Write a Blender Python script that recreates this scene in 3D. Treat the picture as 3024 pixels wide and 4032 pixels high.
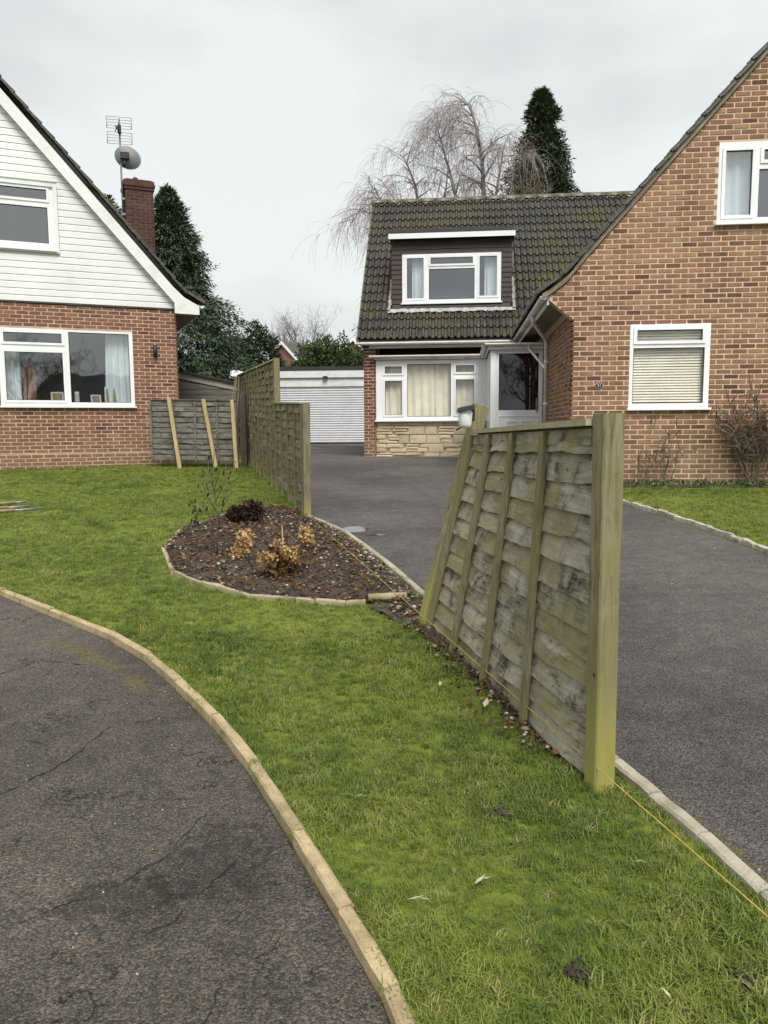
import bpy, bmesh, math, random
import numpy as np
from mathutils import Vector, Matrix, noise
R = math.radians
random.seed(7); rng = np.random.default_rng(11)
for o in list(bpy.data.objects): bpy.data.objects.remove(o)
scene = bpy.context.scene; C = scene.collection

# ---------------------------------------------------------------- camera, sky, sun, exposure
cam_d = bpy.data.cameras.new('camera'); cam = bpy.data.objects.new('camera', cam_d); C.objects.link(cam)
cam_d.sensor_fit = 'VERTICAL'; cam_d.sensor_height = 36.0; cam_d.lens = 36*3028/4032
cam_d.clip_start = 0.05; cam_d.clip_end = 2000
cam.matrix_world = Matrix.Translation((0, 0, 1.33)) @ Matrix.Rotation(math.pi/2-math.atan(335/3028), 4, 'X') @ Matrix.Rotation(-0.0065, 4, 'Z')
scene.camera = cam
SUN_EL, SUN_AZ = R(52), R(165)      # azimuth from +Y clockwise: behind the camera, a little right
world = bpy.data.worlds.new('World'); scene.world = world; world.use_nodes = True
wn, wl = world.node_tree.nodes, world.node_tree.links
for n in list(wn): wn.remove(n)
wout = wn.new('ShaderNodeOutputWorld'); wbg = wn.new('ShaderNodeBackground'); wbg.inputs['Strength'].default_value = 0.1
sky = wn.new('ShaderNodeTexSky'); sky.sky_type = 'NISHITA'; sky.sun_disc = False
sky.sun_elevation = SUN_EL; sky.sun_rotation = SUN_AZ; sky.dust_density = 4; sky.air_density = 1.5
hs = wn.new('ShaderNodeHueSaturation'); hs.inputs['Saturation'].default_value = 0.3; hs.inputs['Value'].default_value = 0.8
tc = wn.new('ShaderNodeTexCoord'); mp = wn.new('ShaderNodeMapping'); mp.inputs['Scale'].default_value = (1, 1, 2.2)
nz = wn.new('ShaderNodeTexNoise'); nz.inputs['Scale'].default_value = 1.7; nz.inputs['Detail'].default_value = 5; nz.inputs['Roughness'].default_value = 0.5
cr = wn.new('ShaderNodeValToRGB')
cr.color_ramp.elements[0].position = 0.36; cr.color_ramp.elements[0].color = (2.60, 2.79, 2.82, 1)
cr.color_ramp.elements[1].position = 0.62; cr.color_ramp.elements[1].color = (3.92, 4.10, 4.11, 1)
mx = wn.new('ShaderNodeMixRGB'); mx.inputs['Fac'].default_value = 0.93
wl.new(tc.outputs['Generated'], mp.inputs['Vector']); wl.new(mp.outputs[0], nz.inputs['Vector']); wl.new(nz.outputs['Fac'], cr.inputs[0])
wl.new(sky.outputs[0], hs.inputs['Color']); wl.new(hs.outputs[0], mx.inputs[1]); wl.new(cr.outputs[0], mx.inputs[2])
wl.new(mx.outputs[0], wbg.inputs['Color']); wl.new(wbg.outputs[0], wout.inputs['Surface'])
sun_d = bpy.data.lights.new('sun', 'SUN'); sun_d.energy = 1.5; sun_d.angle = R(28); sun_d.color = (1.0, 0.965, 0.915)
sun = bpy.data.objects.new('sun', sun_d); C.objects.link(sun); sun.location = (0, -5, 20)
sdir = Vector((math.sin(SUN_AZ)*math.cos(SUN_EL), math.cos(SUN_AZ)*math.cos(SUN_EL), math.sin(SUN_EL)))
sun.rotation_euler = sdir.to_track_quat('Z', 'Y').to_euler()
vs = scene.view_settings; vs.view_transform = 'Standard'; vs.look = 'None'; vs.exposure = 1.16; vs.gamma = 1.0; vs.use_curve_mapping = False
scene.render.engine = 'CYCLES'; scene.cycles.max_bounces = 4; scene.cycles.diffuse_bounces = 3; scene.cycles.glossy_bounces = 2; scene.cycles.transparent_max_bounces = 12
scene.render.resolution_x = 768; scene.render.resolution_y = 1024

# ---------------------------------------------------------------- helpers
class MB:
    """collects shapes for one mesh"""
    def __init__(s): s.v = []; s.f = []; s.sm = []; s.r = []
    def add(s, vs, fs, smooth=False, rnd=0.0):
        b = len(s.v); s.v += [tuple(p) for p in vs]; s.f += [tuple(b+i for i in f) for f in fs]
        s.sm += [smooth]*len(fs); s.r += [rnd]*len(fs); return s
    def box(s, x0, x1, y0, y1, z0, z1, rnd=0.0):
        v = [(x, y, z) for z in (z0, z1) for y in (y0, y1) for x in (x0, x1)]
        return s.add(v, [(0,2,3,1),(4,5,7,6),(0,1,5,4),(2,6,7,3),(0,4,6,2),(1,3,7,5)], rnd=rnd)
    def beam(s, a, b, w, h, up=(0,0,1), rnd=0.0, taper=1.0):
        a, b = Vector(a), Vector(b); d = (b-a).normalized(); x = d.cross(Vector(up)).normalized(); y = x.cross(d).normalized()
        v = []
        for p, k in ((a, 1.0), (b, taper)):
            for i, j in ((-1,-1),(1,-1),(1,1),(-1,1)): v.append(p+x*(i*w*k/2)+y*(j*h*k/2))
        return s.add(v, [(0,1,2,3),(7,6,5,4),(0,4,5,1),(1,5,6,2),(2,6,7,3),(3,7,4,0)], rnd=rnd)
    def tube(s, pts, r, n=6, cap=True, rnd=0.0, smooth=True):
        pts = [Vector(p) for p in pts]; m = len(pts); rs = r if isinstance(r, (list, tuple)) else [r]*m
        v = []; ref = Vector((0.3, 0.2, 1)).normalized()
        for i, p in enumerate(pts):
            d = (pts[min(i+1, m-1)]-pts[max(i-1, 0)])
            if d.length < 1e-9: d = Vector((0,0,1))
            d.normalize(); x = d.cross(ref)
            if x.length < 0.05: x = d.cross(Vector((1,0,0)))
            x.normalize(); y = d.cross(x)
            for k in range(n):
                a = 2*math.pi*k/n; v.append(p+x*(math.cos(a)*rs[i])+y*(math.sin(a)*rs[i]))
        f = [(i*n+k, i*n+(k+1)%n, (i+1)*n+(k+1)%n, (i+1)*n+k) for i in range(m-1) for k in range(n)]
        if cap: f += [tuple(range(n))[::-1], tuple((m-1)*n+k for k in range(n))]
        return s.add(v, f, smooth, rnd)
    def mesh(s, name='mesh'):
        me = bpy.data.meshes.new(name); me.from_pydata(s.v, [], s.f)
        me.polygons.foreach_set('use_smooth', s.sm)
        at = me.attributes.new('rnd', 'FLOAT', 'FACE'); at.data.foreach_set('value', s.r)
        me.update(); return me
    def build(s, name, mat, parent=None, **kw): return link(name, s.mesh(name), mat, parent, **kw)
def link(name, me, mat=None, parent=None, label=None, cat=None, group=None, kind=None):
    o = bpy.data.objects.new(name, me); C.objects.link(o)
    if me is not None and mat is not None and not me.materials: me.materials.append(mat)
    if parent is not None: o.parent = parent
    return tag(o, label, cat, group, kind)
def tag(o, label=None, cat=None, group=None, kind=None):
    if label: o['label'] = label
    if cat: o['category'] = cat
    if group: o['group'] = group
    if kind: o['kind'] = kind
    return o
def empty(name, loc=(0,0,0), rz=0, label=None, cat=None, group=None):
    o = bpy.data.objects.new(name, None); C.objects.link(o); o.location = loc; o.rotation_euler = (0, 0, rz); o.empty_display_size = 0.2
    return tag(o, label, cat, group)
def plate(outer, holes, mapf, thick):
    """flat plate with holes: 2D outline -> solid; mapf(a,b,t) gives the point, t=0 front, t=thick back"""
    bm = bmesh.new(); allf = []
    for loop in [outer]+holes:
        vs = [bm.verts.new((a, 0, b)) for a, b in loop]
        for i in range(len(vs)): bm.edges.new((vs[i], vs[(i+1) % len(vs)]))
    bmesh.ops.triangle_fill(bm, use_beauty=True, use_dissolve=False, edges=bm.edges[:], normal=(0, -1, 0))
    if thick:
        r = bmesh.ops.extrude_face_region(bm, geom=bm.faces[:])
        for e in r['geom']:
            if isinstance(e, bmesh.types.BMVert): e.co.y = thick
    bmesh.ops.recalc_face_normals(bm, faces=bm.faces[:])
    for v in bm.verts: v.co = mapf(v.co.x, v.co.z, v.co.y)
    bmesh.ops.recalc_face_normals(bm, faces=bm.faces[:])
    me = bpy.data.meshes.new('plate'); bm.to_mesh(me); bm.free(); return me
def rect(a0, a1, b0, b1): return [(a0, b0), (a1, b0), (a1, b1), (a0, b1)]
def zg(y): return 0.036*y if y < 18 else 0.648+0.006*(y-18)
def inpoly(x, y, poly):
    x = np.asarray(x); y = np.asarray(y); c = np.zeros(x.shape, bool); n = len(poly)
    for i in range(n):
        x0, y0 = poly[i]; x1, y1 = poly[(i+1) % n]
        if y0 == y1: continue
        c ^= ((y0 > y) != (y1 > y)) & (x < (x1-x0)*(y-y0)/(y1-y0)+x0)
    return c

# ---------------------------------------------------------------- materials
def nodes(name):
    m = bpy.data.materials.new(name); m.use_nodes = True; nt = m.node_tree
    return m, nt, nt.nodes['Principled BSDF']
def lk(nt, a, b): nt.links.new(a, b)
def noise_n(nt, vec, scale, detail=4, rough=0.55, dist=0.0):
    n = nt.nodes.new('ShaderNodeTexNoise'); n.inputs['Scale'].default_value = scale; n.inputs['Detail'].default_value = detail
    n.inputs['Roughness'].default_value = rough; n.inputs['Distortion'].default_value = dist
    if vec is not None: lk(nt, vec, n.inputs['Vector'])
    return n.outputs['Fac']
def ramp(nt, fac, stops):
    r = nt.nodes.new('ShaderNodeValToRGB'); e = r.color_ramp.elements
    while len(e) < len(stops): e.new(0.5)
    for i, (p, c) in enumerate(stops): e[i].position = p; e[i].color = (*c, 1) if len(c) == 3 else c
    lk(nt, fac, r.inputs[0]); return r.outputs[0]
def mixc(nt, fac, a, b, mode='MIX'):
    m = nt.nodes.new('ShaderNodeMixRGB'); m.blend_type = mode
    for i, x in ((0, fac), (1, a), (2, b)):
        if hasattr(x, 'links'): lk(nt, x, m.inputs[i])
        else: m.inputs[i].default_value = x if i == 0 else (*x, 1)
    return m.outputs[0]
def math_n(nt, op, a, b=0.0, clamp=False):
    m = nt.nodes.new('ShaderNodeMath'); m.operation = op; m.use_clamp = clamp
    for i, x in ((0, a), (1, b)):
        if hasattr(x, 'links'): lk(nt, x, m.inputs[i])
        else: m.inputs[i].default_value = x
    return m.outputs[0]
def smooth(nt, x, a, b):
    m = nt.nodes.new('ShaderNodeMapRange'); m.interpolation_type = 'SMOOTHSTEP'; lk(nt, x, m.inputs[0])
    m.inputs[1].default_value = a; m.inputs[2].default_value = b; return m.outputs[0]
def pos(nt, coord='world', scale=(1,1,1)):
    if coord == 'world': out = nt.nodes.new('ShaderNodeNewGeometry').outputs['Position']
    else: out = nt.nodes.new('ShaderNodeTexCoord').outputs['Object']
    if scale != (1,1,1):
        m = nt.nodes.new('ShaderNodeMapping'); m.inputs['Scale'].default_value = scale; lk(nt, out, m.inputs['Vector']); out = m.outputs[0]
    return out
def bump(nt, bsdf, h, strength, dist=0.01):
    b = nt.nodes.new('ShaderNodeBump'); b.inputs['Strength'].default_value = strength; b.inputs['Distance'].default_value = dist
    lk(nt, h, b.inputs['Height']); lk(nt, b.outputs[0], bsdf.inputs['Normal'])
def objrand(nt): return nt.nodes.new('ShaderNodeObjectInfo').outputs['Random']
def attr(nt, name='rnd'):
    a = nt.nodes.new('ShaderNodeAttribute'); a.attribute_name = name; return a.outputs['Fac']
def simple(name, col, rough=0.6, var=0.25, scale=8.0, bumps=0.15, metallic=0.0, dirt=None, spec=0.5, jit=0.0, stretch=(1,1,1)):
    m, nt, b = nodes(name); p = pos(nt, 'world', stretch); n1 = noise_n(nt, p, scale, 5); n2 = noise_n(nt, p, scale*9, 3)
    c = ramp(nt, n1, [(0.3, tuple(x*(1-var) for x in col)), (0.7, tuple(min(1, x*(1+var)) for x in col))])
    if dirt: c = mixc(nt, smooth(nt, noise_n(nt, p, scale*0.45, 6, 0.65), 0.5, 0.75), c, dirt)
    if jit:
        k = math_n(nt, 'MULTIPLY_ADD', objrand(nt), jit); k2 = nt.nodes[-1]; k2.inputs[2].default_value = 1-jit/2
        h = nt.nodes.new('ShaderNodeHueSaturation'); lk(nt, k, h.inputs['Value']); lk(nt, c, h.inputs['Color']); c = h.outputs[0]
    lk(nt, c, b.inputs['Base Color']); b.inputs['Roughness'].default_value = rough; b.inputs['Metallic'].default_value = metallic
    b.inputs['Specular IOR Level'].default_value = spec
    if bumps: bump(nt, b, n2, bumps, 0.01)
    return m
def brick_mat(name, cols, stain):
    m, nt, b = nodes(name); p = pos(nt)
    a = math_n(nt, 'FRACT', math_n(nt, 'ADD', attr(nt), math_n(nt, 'MULTIPLY', objrand(nt), 0.35)))
    base = ramp(nt, a, [(i/(len(cols)-1), c) for i, c in enumerate(cols)])
    fine = noise_n(nt, p, 38, 4, 0.7); big = noise_n(nt, p, 0.9, 4, 0.6)
    c = mixc(nt, 0.55, base, ramp(nt, fine, [(0.3, (0.45,0.42,0.4)), (0.7, (1.25,1.25,1.25))]), 'MULTIPLY')
    c = mixc(nt, 0.6, base, c)
    c = mixc(nt, math_n(nt, 'MULTIPLY', smooth(nt, big, 0.52, 0.78), 0.42), c, stain)
    st = noise_n(nt, pos(nt, 'world', (3.2, 3.2, 0.28)), 1.6, 5, 0.65)
    c = mixc(nt, 0.7, c, ramp(nt, st, [(0.34, (0.66,0.64,0.62)), (0.5, (1,1,1)), (0.7, (1.15,1.14,1.12))]), 'MULTIPLY')
    # damp, lime-stained courses near the ground
    sx = nt.nodes.new('ShaderNodeSeparateXYZ'); lk(nt, p, sx.inputs[0])
    low = smooth(nt, math_n(nt, 'ADD', sx.outputs['Z'], math_n(nt, 'MULTIPLY', big, 0.6)), 1.75, 0.9)
    c = mixc(nt, math_n(nt, 'MULTIPLY', low, 0.5), c, (0.24, 0.18, 0.10))
    lk(nt, c, b.inputs['Base Color']); b.inputs['Roughness'].default_value = 0.85; b.inputs['Specular IOR Level'].default_value = 0.25
    bump(nt, b, fine, 0.4, 0.01); return m
M = {}
M['brick_r'] = brick_mat('brick_buff', [(0.18,0.094,0.058),(0.34,0.198,0.118),(0.26,0.143,0.086),(0.37,0.222,0.134),(0.12,0.064,0.046),(0.31,0.176,0.104),(0.385,0.232,0.14),(0.215,0.117,0.072)], (0.37,0.235,0.148))
M['brick_l'] = brick_mat('brick_red', [(0.21,0.10,0.065),(0.28,0.138,0.091),(0.17,0.08,0.056),(0.305,0.163,0.107),(0.115,0.057,0.045),(0.25,0.12,0.078),(0.23,0.113,0.077)], (0.32,0.192,0.13))
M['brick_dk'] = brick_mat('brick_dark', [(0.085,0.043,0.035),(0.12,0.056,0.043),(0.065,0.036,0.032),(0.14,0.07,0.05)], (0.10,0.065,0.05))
M['brick_pier'] = brick_mat('brick_pier', [(0.16,0.068,0.046),(0.24,0.105,0.066),(0.095,0.048,0.04),(0.28,0.145,0.088)], (0.18,0.10,0.068))
M['mortar_r'] = simple('mortar_buff', (0.66,0.485,0.36), 0.95, 0.14, 3, 0.3, dirt=(0.56,0.395,0.285))
M['mortar_l'] = simple('mortar_red', (0.58,0.41,0.31), 0.95, 0.16, 3, 0.3, dirt=(0.42,0.27,0.19))
M['mortar_dk'] = simple('mortar_dark', (0.13,0.088,0.07), 0.95, 0.3, 6, 0.3)
def pvc(name, col=(0.90,0.905,0.91)):
    m, nt, b = nodes(name); p = pos(nt); n1 = noise_n(nt, p, 2.5, 5, 0.65)
    c = ramp(nt, n1, [(0.25, tuple(x*0.88 for x in col)), (0.6, col)])
    lk(nt, c, b.inputs['Base Color']); b.inputs['Roughness'].default_value = 0.35; return m
M['pvc'] = pvc('white_upvc'); M['pvc_dirty'] = simple('weathered_white_plastic', (0.76,0.76,0.72), 0.5, 0.1, 5, 0.05, dirt=(0.48,0.47,0.40))
M['pvc_cream'] = simple('weathered_cream_plastic', (0.82,0.80,0.72), 0.5, 0.1, 5, 0.05, dirt=(0.58,0.54,0.43))
M['siding'] = simple('white_siding', (0.78,0.78,0.77), 0.45, 0.06, 1.2, 0.05, dirt=(0.66,0.66,0.62))
M['barge_w'] = simple('white_painted_board', (0.80,0.80,0.79), 0.5, 0.06, 3, 0.1, dirt=(0.62,0.61,0.57))
M['barge_g'] = simple('weathered_fibre_board', (0.24,0.21,0.145), 0.85, 0.35, 4, 0.3, dirt=(0.11,0.10,0.06))
M['soffit'] = simple('soffit_board', (0.24,0.22,0.17), 0.8, 0.2, 4, 0.1)
M['black'] = simple('black_plastic', (0.016,0.016,0.018), 0.45, 0.2, 8, 0.05)
M['felt'] = simple('roof_felt', (0.045,0.045,0.045), 0.9, 0.3, 9, 0.4)
M['lead'] = simple('lead_apron', (0.035,0.036,0.04), 0.6, 0.3, 6, 0.2)
M['cement'] = simple('cement_flashing', (0.42,0.42,0.38), 0.9, 0.3, 7, 0.5, dirt=(0.2,0.2,0.14))
M['clad'] = simple('brown_stained_cladding', (0.040,0.025,0.021), 0.6, 0.3, 5, 0.25, jit=0.35, stretch=(1,1,6))
M['room'] = simple('room_wall', (0.30,0.28,0.25), 0.9, 0.1, 2, 0.0)
M['curtain'] = simple('curtain_fabric', (0.88,0.89,0.87), 0.9, 0.08, 3, 0.1)
M['net'] = simple('net_curtain', (0.80,0.76,0.64), 0.9, 0.10, 3.5, 0.1, dirt=(0.70,0.66,0.55))
M['blind'] = simple('blind_slat', (0.84,0.80,0.71), 0.6, 0.08, 3, 0.0)
M['metal'] = simple('galvanised_metal', (0.32,0.32,0.33), 0.5, 0.2, 9, 0.05, metallic=0.6)
M['dish'] = simple('dish_paint', (0.26,0.26,0.25), 0.6, 0.15, 6, 0.05)
M['alu'] = simple('garage_slat_paint', (0.66,0.68,0.70), 0.45, 0.06, 3, 0.02, dirt=(0.58,0.59,0.58))
M['stone'] = simple('buff_cladding_stone', (0.57,0.48,0.33), 0.9, 0.12, 5, 0.9, dirt=(0.45,0.375,0.25), jit=0.25)
M['stone_gap'] = simple('cladding_joint', (0.34,0.275,0.17), 0.95, 0.2, 5, 0.4)
M['wood_pale'] = simple('fresh_timber', (0.46,0.36,0.19), 0.75, 0.2, 3, 0.25, dirt=(0.36,0.27,0.14), stretch=(7,7,1))
M['rope_y'] = simple('yellow_string', (0.46,0.35,0.07), 0.7, 0.2, 30, 0.1)
M['card_gold'] = simple('picture_card', (0.35,0.24,0.11), 0.7, 0.3, 18, 0.0)
M['frame_w'] = simple('picture_frame', (0.72,0.70,0.64), 0.5, 0.05, 9, 0.0)
M['orange_cloth'] = simple('orange_cloth', (0.30,0.13,0.045), 0.9, 0.5, 9, 0.1)
M['tarp'] = simple('white_sheet', (0.78,0.78,0.80), 0.5, 0.08, 5, 0.1)
M['shed'] = simple('shed_board', (0.17,0.155,0.13), 0.9, 0.3, 3, 0.3, jit=0.3, stretch=(1,1,6))
M['shed_f'] = simple('shed_fascia', (0.34,0.32,0.27), 0.9, 0.2, 5, 0.2)
def glass(name, refl, tint=(0.9,0.93,0.95)):
    m, nt, b = nodes(name); nt.nodes.remove(b); out = nt.nodes['Material Output']
    g = nt.nodes.new('ShaderNodeBsdfGlossy'); g.inputs['Roughness'].default_value = 0.02; g.inputs['Color'].default_value = (0.95,0.97,1,1)
    t = nt.nodes.new('ShaderNodeBsdfTransparent'); t.inputs['Color'].default_value = (*tint, 1)
    f = nt.nodes.new('ShaderNodeFresnel'); f.inputs['IOR'].default_value = 1.5
    k = math_n(nt, 'MULTIPLY', math_n(nt, 'ADD', f.outputs[0], refl, True), math_n(nt, 'SUBTRACT', 1.0, nt.nodes.new('ShaderNodeNewGeometry').outputs['Backfacing'])); mx = nt.nodes.new('ShaderNodeMixShader')
    n = noise_n(nt, pos(nt), 1.3, 2); bp = nt.nodes.new('ShaderNodeBump'); bp.inputs['Strength'].default_value = 0.05; bp.inputs['Distance'].default_value = 0.05
    lk(nt, n, bp.inputs['Height']); lk(nt, bp.outputs[0], g.inputs['Normal'])
    lk(nt, k, mx.inputs[0]); lk(nt, t.outputs[0], mx.inputs[1]); lk(nt, g.outputs[0], mx.inputs[2]); lk(nt, mx.outputs[0], out.inputs['Surface']); return m
M['glass'] = glass('window_glass', 0.20); M['glass_dark'] = glass('door_glass', 0.03, (0.6,0.62,0.62))
M['pane_clear'] = glass('clear_glass', 0.02, (0.98,0.98,0.97))
def tile_mat(name, base, moss, lichen):
    m, nt, b = nodes(name); p = pos(nt); n1 = noise_n(nt, p, 1.1, 5, 0.6); n2 = noise_n(nt, p, 9, 5, 0.65); n3 = noise_n(nt, p, 26, 3, 0.6)
    c = ramp(nt, n2, [(0.3, tuple(x*0.45 for x in base)), (0.7, tuple(x*2.0 for x in base))])
    k = math_n(nt, 'MULTIPLY_ADD', objrand(nt), 0.5); nt.nodes[-1].inputs[2].default_value = 0.75
    h = nt.nodes.new('ShaderNodeHueSaturation'); lk(nt, k, h.inputs['Value']); lk(nt, c, h.inputs['Color']); c = h.outputs[0]
    mk = math_n(nt, 'ADD', math_n(nt, 'MULTIPLY', n1, 0.75), math_n(nt, 'MULTIPLY', n2, 0.45))
    c = mixc(nt, math_n(nt, 'MULTIPLY', smooth(nt, mk, 0.53, 0.78), 0.85), c, moss)
    c = mixc(nt, smooth(nt, n3, 0.70, 0.76), c, lichen)
    lk(nt, c, b.inputs['Base Color']); b.inputs['Roughness'].default_value = 0.42; b.inputs['Specular IOR Level'].default_value = 0.6
    bump(nt, b, n2, 0.6, 0.02); return m
M['tile'] = tile_mat('mossy_roof_tile', (0.034,0.029,0.024), (0.072,0.062,0.016), (0.30,0.30,0.26))
M['ridge'] = tile_mat('mossy_ridge_tile', (0.12,0.105,0.07), (0.10,0.098,0.03), (0.34,0.33,0.27))
def wood_mat(name, pale, dark, algae, amt, base_h=None, grain=(3.0, 3.0, 26.0)):
    """weathered lap board: grey streaks, dark weathering, olive algae"""
    m, nt, b = nodes(name); p = pos(nt); ps = pos(nt, 'world', grain)
    r = objrand(nt); off = nt.nodes.new('ShaderNodeVectorMath'); off.operation = 'ADD'; lk(nt, p, off.inputs[0])
    cb = nt.nodes.new('ShaderNodeCombineXYZ'); lk(nt, math_n(nt, 'MULTIPLY', r, 31), cb.inputs[0]); lk(nt, math_n(nt, 'MULTIPLY', r, 17), cb.inputs[2]); lk(nt, cb.outputs[0], off.inputs[1])
    n1 = noise_n(nt, off.outputs[0], 4.6, 7, 0.72, 0.9); n2 = noise_n(nt, ps, 2.2, 6, 0.75, 0.8); n3 = noise_n(nt, off.outputs[0], 2.0, 4, 0.6)
    gw = 0.66 if grain[2] < 5 else 0.38
    f = math_n(nt, 'ADD', math_n(nt, 'MULTIPLY', n1, 1-gw), math_n(nt, 'MULTIPLY', n2, gw))
    c = ramp(nt, f, [(0.40, dark), (0.49, tuple(x*0.6+y*0.4 for x, y in zip(pale, dark))), (0.60, pale)])
    c = mixc(nt, math_n(nt, 'MULTIPLY', smooth(nt, n3, 0.62-amt*0.4, 0.85-amt*0.4), 0.8), c, algae)
    vo = nt.nodes.new('ShaderNodeTexVoronoi'); vo.inputs['Scale'].default_value = 7.0; lk(nt, off.outputs[0], vo.inputs['Vector'])
    c = mixc(nt, smooth(nt, vo.outputs['Distance'], 0.09, 0.03), c, tuple(x*0.35 for x in dark))
    if base_h:
        sx = nt.nodes.new('ShaderNodeSeparateXYZ'); lk(nt, p, sx.inputs[0])
        z = math_n(nt, 'SUBTRACT', sx.outputs['Z'], math_n(nt, 'MULTIPLY', sx.outputs['Y'], 0.036))
        c = mixc(nt, math_n(nt, 'MULTIPLY', smooth(nt, math_n(nt, 'ADD', z, math_n(nt, 'MULTIPLY', math_n(nt, 'SUBTRACT', f, 0.5), 1.3)), base_h+0.16, base_h-0.20), 0.72), c, (0.36,0.335,0.075))
    lk(nt, c, b.inputs['Base Color']); b.inputs['Roughness'].default_value = 0.85; b.inputs['Specular IOR Level'].default_value = 0.25
    bump(nt, b, n2, 0.5, 0.006); return m
VG = (24.0, 24.0, 1.6)
M['slat'] = wood_mat('weathered_slat', (0.47,0.42,0.32), (0.066,0.053,0.040), (0.26,0.23,0.105), 0.50)
M['slat_far'] = wood_mat('algae_slat', (0.30,0.265,0.18), (0.075,0.062,0.042), (0.19,0.165,0.08), 0.55)
M['slat_grey'] = wood_mat('grey_slat', (0.225,0.21,0.18), (0.048,0.044,0.038), (0.135,0.122,0.09), 0.35)
M['batten'] = wood_mat('mossy_batten', (0.28,0.25,0.165), (0.10,0.085,0.055), (0.21,0.185,0.085), 0.6, None, VG)
M['rail'] = wood_mat('pale_mossy_rail', (0.52,0.475,0.33), (0.30,0.265,0.17), (0.42,0.375,0.20), 0.6)
M['post'] = wood_mat('algae_post', (0.31,0.282,0.165), (0.115,0.10,0.055), (0.225,0.202,0.085), 0.45, 0.28, VG)
M['post_far'] = wood_mat('algae_post_far', (0.25,0.22,0.145), (0.115,0.098,0.065), (0.205,0.18,0.09), 0.6, 0.12, VG)
M['post_dk'] = wood_mat('old_grey_post', (0.11,0.10,0.085), (0.05,0.045,0.04), (0.09,0.085,0.05), 0.4, None, VG)
def asphalt(name, base, warm, cracks=True, moss=True, patch=None):
    m, nt, b = nodes(name); p = pos(nt); n0 = noise_n(nt, p, 0.55, 5, 0.6); n1 = noise_n(nt, p, 7, 6, 0.7); n2 = noise_n(nt, p, 150, 4, 0.75)
    v = nt.nodes.new('ShaderNodeTexVoronoi'); v.inputs['Scale'].default_value = 150; lk(nt, p, v.inputs['Vector'])
    c = ramp(nt, n0, [(0.36, base), (0.64, warm)])
    vr = nt.nodes.new('ShaderNodeTexVoronoi'); vr.inputs['Scale'].default_value = 150; lk(nt, p, vr.inputs['Vector'])
    bw = nt.nodes.new('ShaderNodeRGBToBW'); lk(nt, vr.outputs['Color'], bw.inputs[0])
    c = mixc(nt, 0.85, c, ramp(nt, bw.outputs[0], [(0.2, (0.5,0.5,0.52)), (0.55, (1.0,1.0,1.0)), (0.85, (1.75,1.7,1.62))]), 'MULTIPLY')
    c = mixc(nt, 0.75, c, ramp(nt, n1, [(0.3, (0.6,0.6,0.6)), (0.7, (1.3,1.3,1.3))]), 'MULTIPLY')
    c = mixc(nt, 0.8, c, ramp(nt, n2, [(0.32, (0.35,0.35,0.35)), (0.66, (1.7,1.7,1.7))]), 'MULTIPLY')
    sp = math_n(nt, 'MULTIPLY', smooth(nt, v.outputs['Distance'], 0.28, 0.12), smooth(nt, noise_n(nt, p, 43, 2), 0.60, 0.68))
    c = mixc(nt, math_n(nt, 'MULTIPLY', sp, 0.7), c, (0.42,0.40,0.36))
    h = math_n(nt, 'ADD', n2, math_n(nt, 'MULTIPLY', n1, 0.8))
    if cracks:
        ds = nt.nodes.new('ShaderNodeVectorMath'); ds.operation = 'ADD'; lk(nt, p, ds.inputs[0]); nn = nt.nodes.new('ShaderNodeTexNoise'); nn.inputs['Scale'].default_value = 3.4; nn.inputs['Detail'].default_value = 8; nn.inputs['Roughness'].default_value = 0.65; lk(nt, p, nn.inputs['Vector'])
        lk(nt, nn.outputs['Color'], ds.inputs[1]); vc = nt.nodes.new('ShaderNodeTexVoronoi'); vc.feature = 'DISTANCE_TO_EDGE'; vc.inputs['Scale'].default_value = 1.25; lk(nt, ds.outputs[0], vc.inputs['Vector'])
        mk = math_n(nt, 'MULTIPLY', smooth(nt, vc.outputs['Distance'], 0.010, 0.001), smooth(nt, noise_n(nt, p, 2.3, 5, 0.7), 0.47, 0.60))
        c = mixc(nt, math_n(nt, 'MULTIPLY', mk, 0.85), c, (0.012,0.011,0.010)); h = math_n(nt, 'SUBTRACT', h, math_n(nt, 'MULTIPLY', mk, 2.0))
    if patch:     # worn hollows where the fine top has gone and the coarse stone shows
        for (px, py, rx, ry) in patch:
            mp_ = nt.nodes.new('ShaderNodeMapping'); mp_.inputs['Location'].default_value = (-px/rx, -py/ry, 0); mp_.inputs['Scale'].default_value = (1/rx, 1/ry, 0); lk(nt, p, mp_.inputs['Vector'])
            ln = nt.nodes.new('ShaderNodeVectorMath'); ln.operation = 'LENGTH'; lk(nt, mp_.outputs[0], ln.inputs[0])
            k = smooth(nt, math_n(nt, 'ADD', ln.outputs['Value'], math_n(nt, 'MULTIPLY', noise_n(nt, p, 9, 9, 0.85), 3.6)), 2.75, 2.3)
            k = math_n(nt, 'MULTIPLY', k, smooth(nt, noise_n(nt, p, 26, 5, 0.75), 0.40, 0.60)); c = mixc(nt, math_n(nt, 'MULTIPLY', k, 0.55), c, mixc(nt, smooth(nt, v.outputs['Distance'], 0.40, 0.2), (0.034,0.029,0.027), (0.15,0.14,0.13))); h = math_n(nt, 'SUBTRACT', h, math_n(nt, 'MULTIPLY', k, 0.8))
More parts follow.
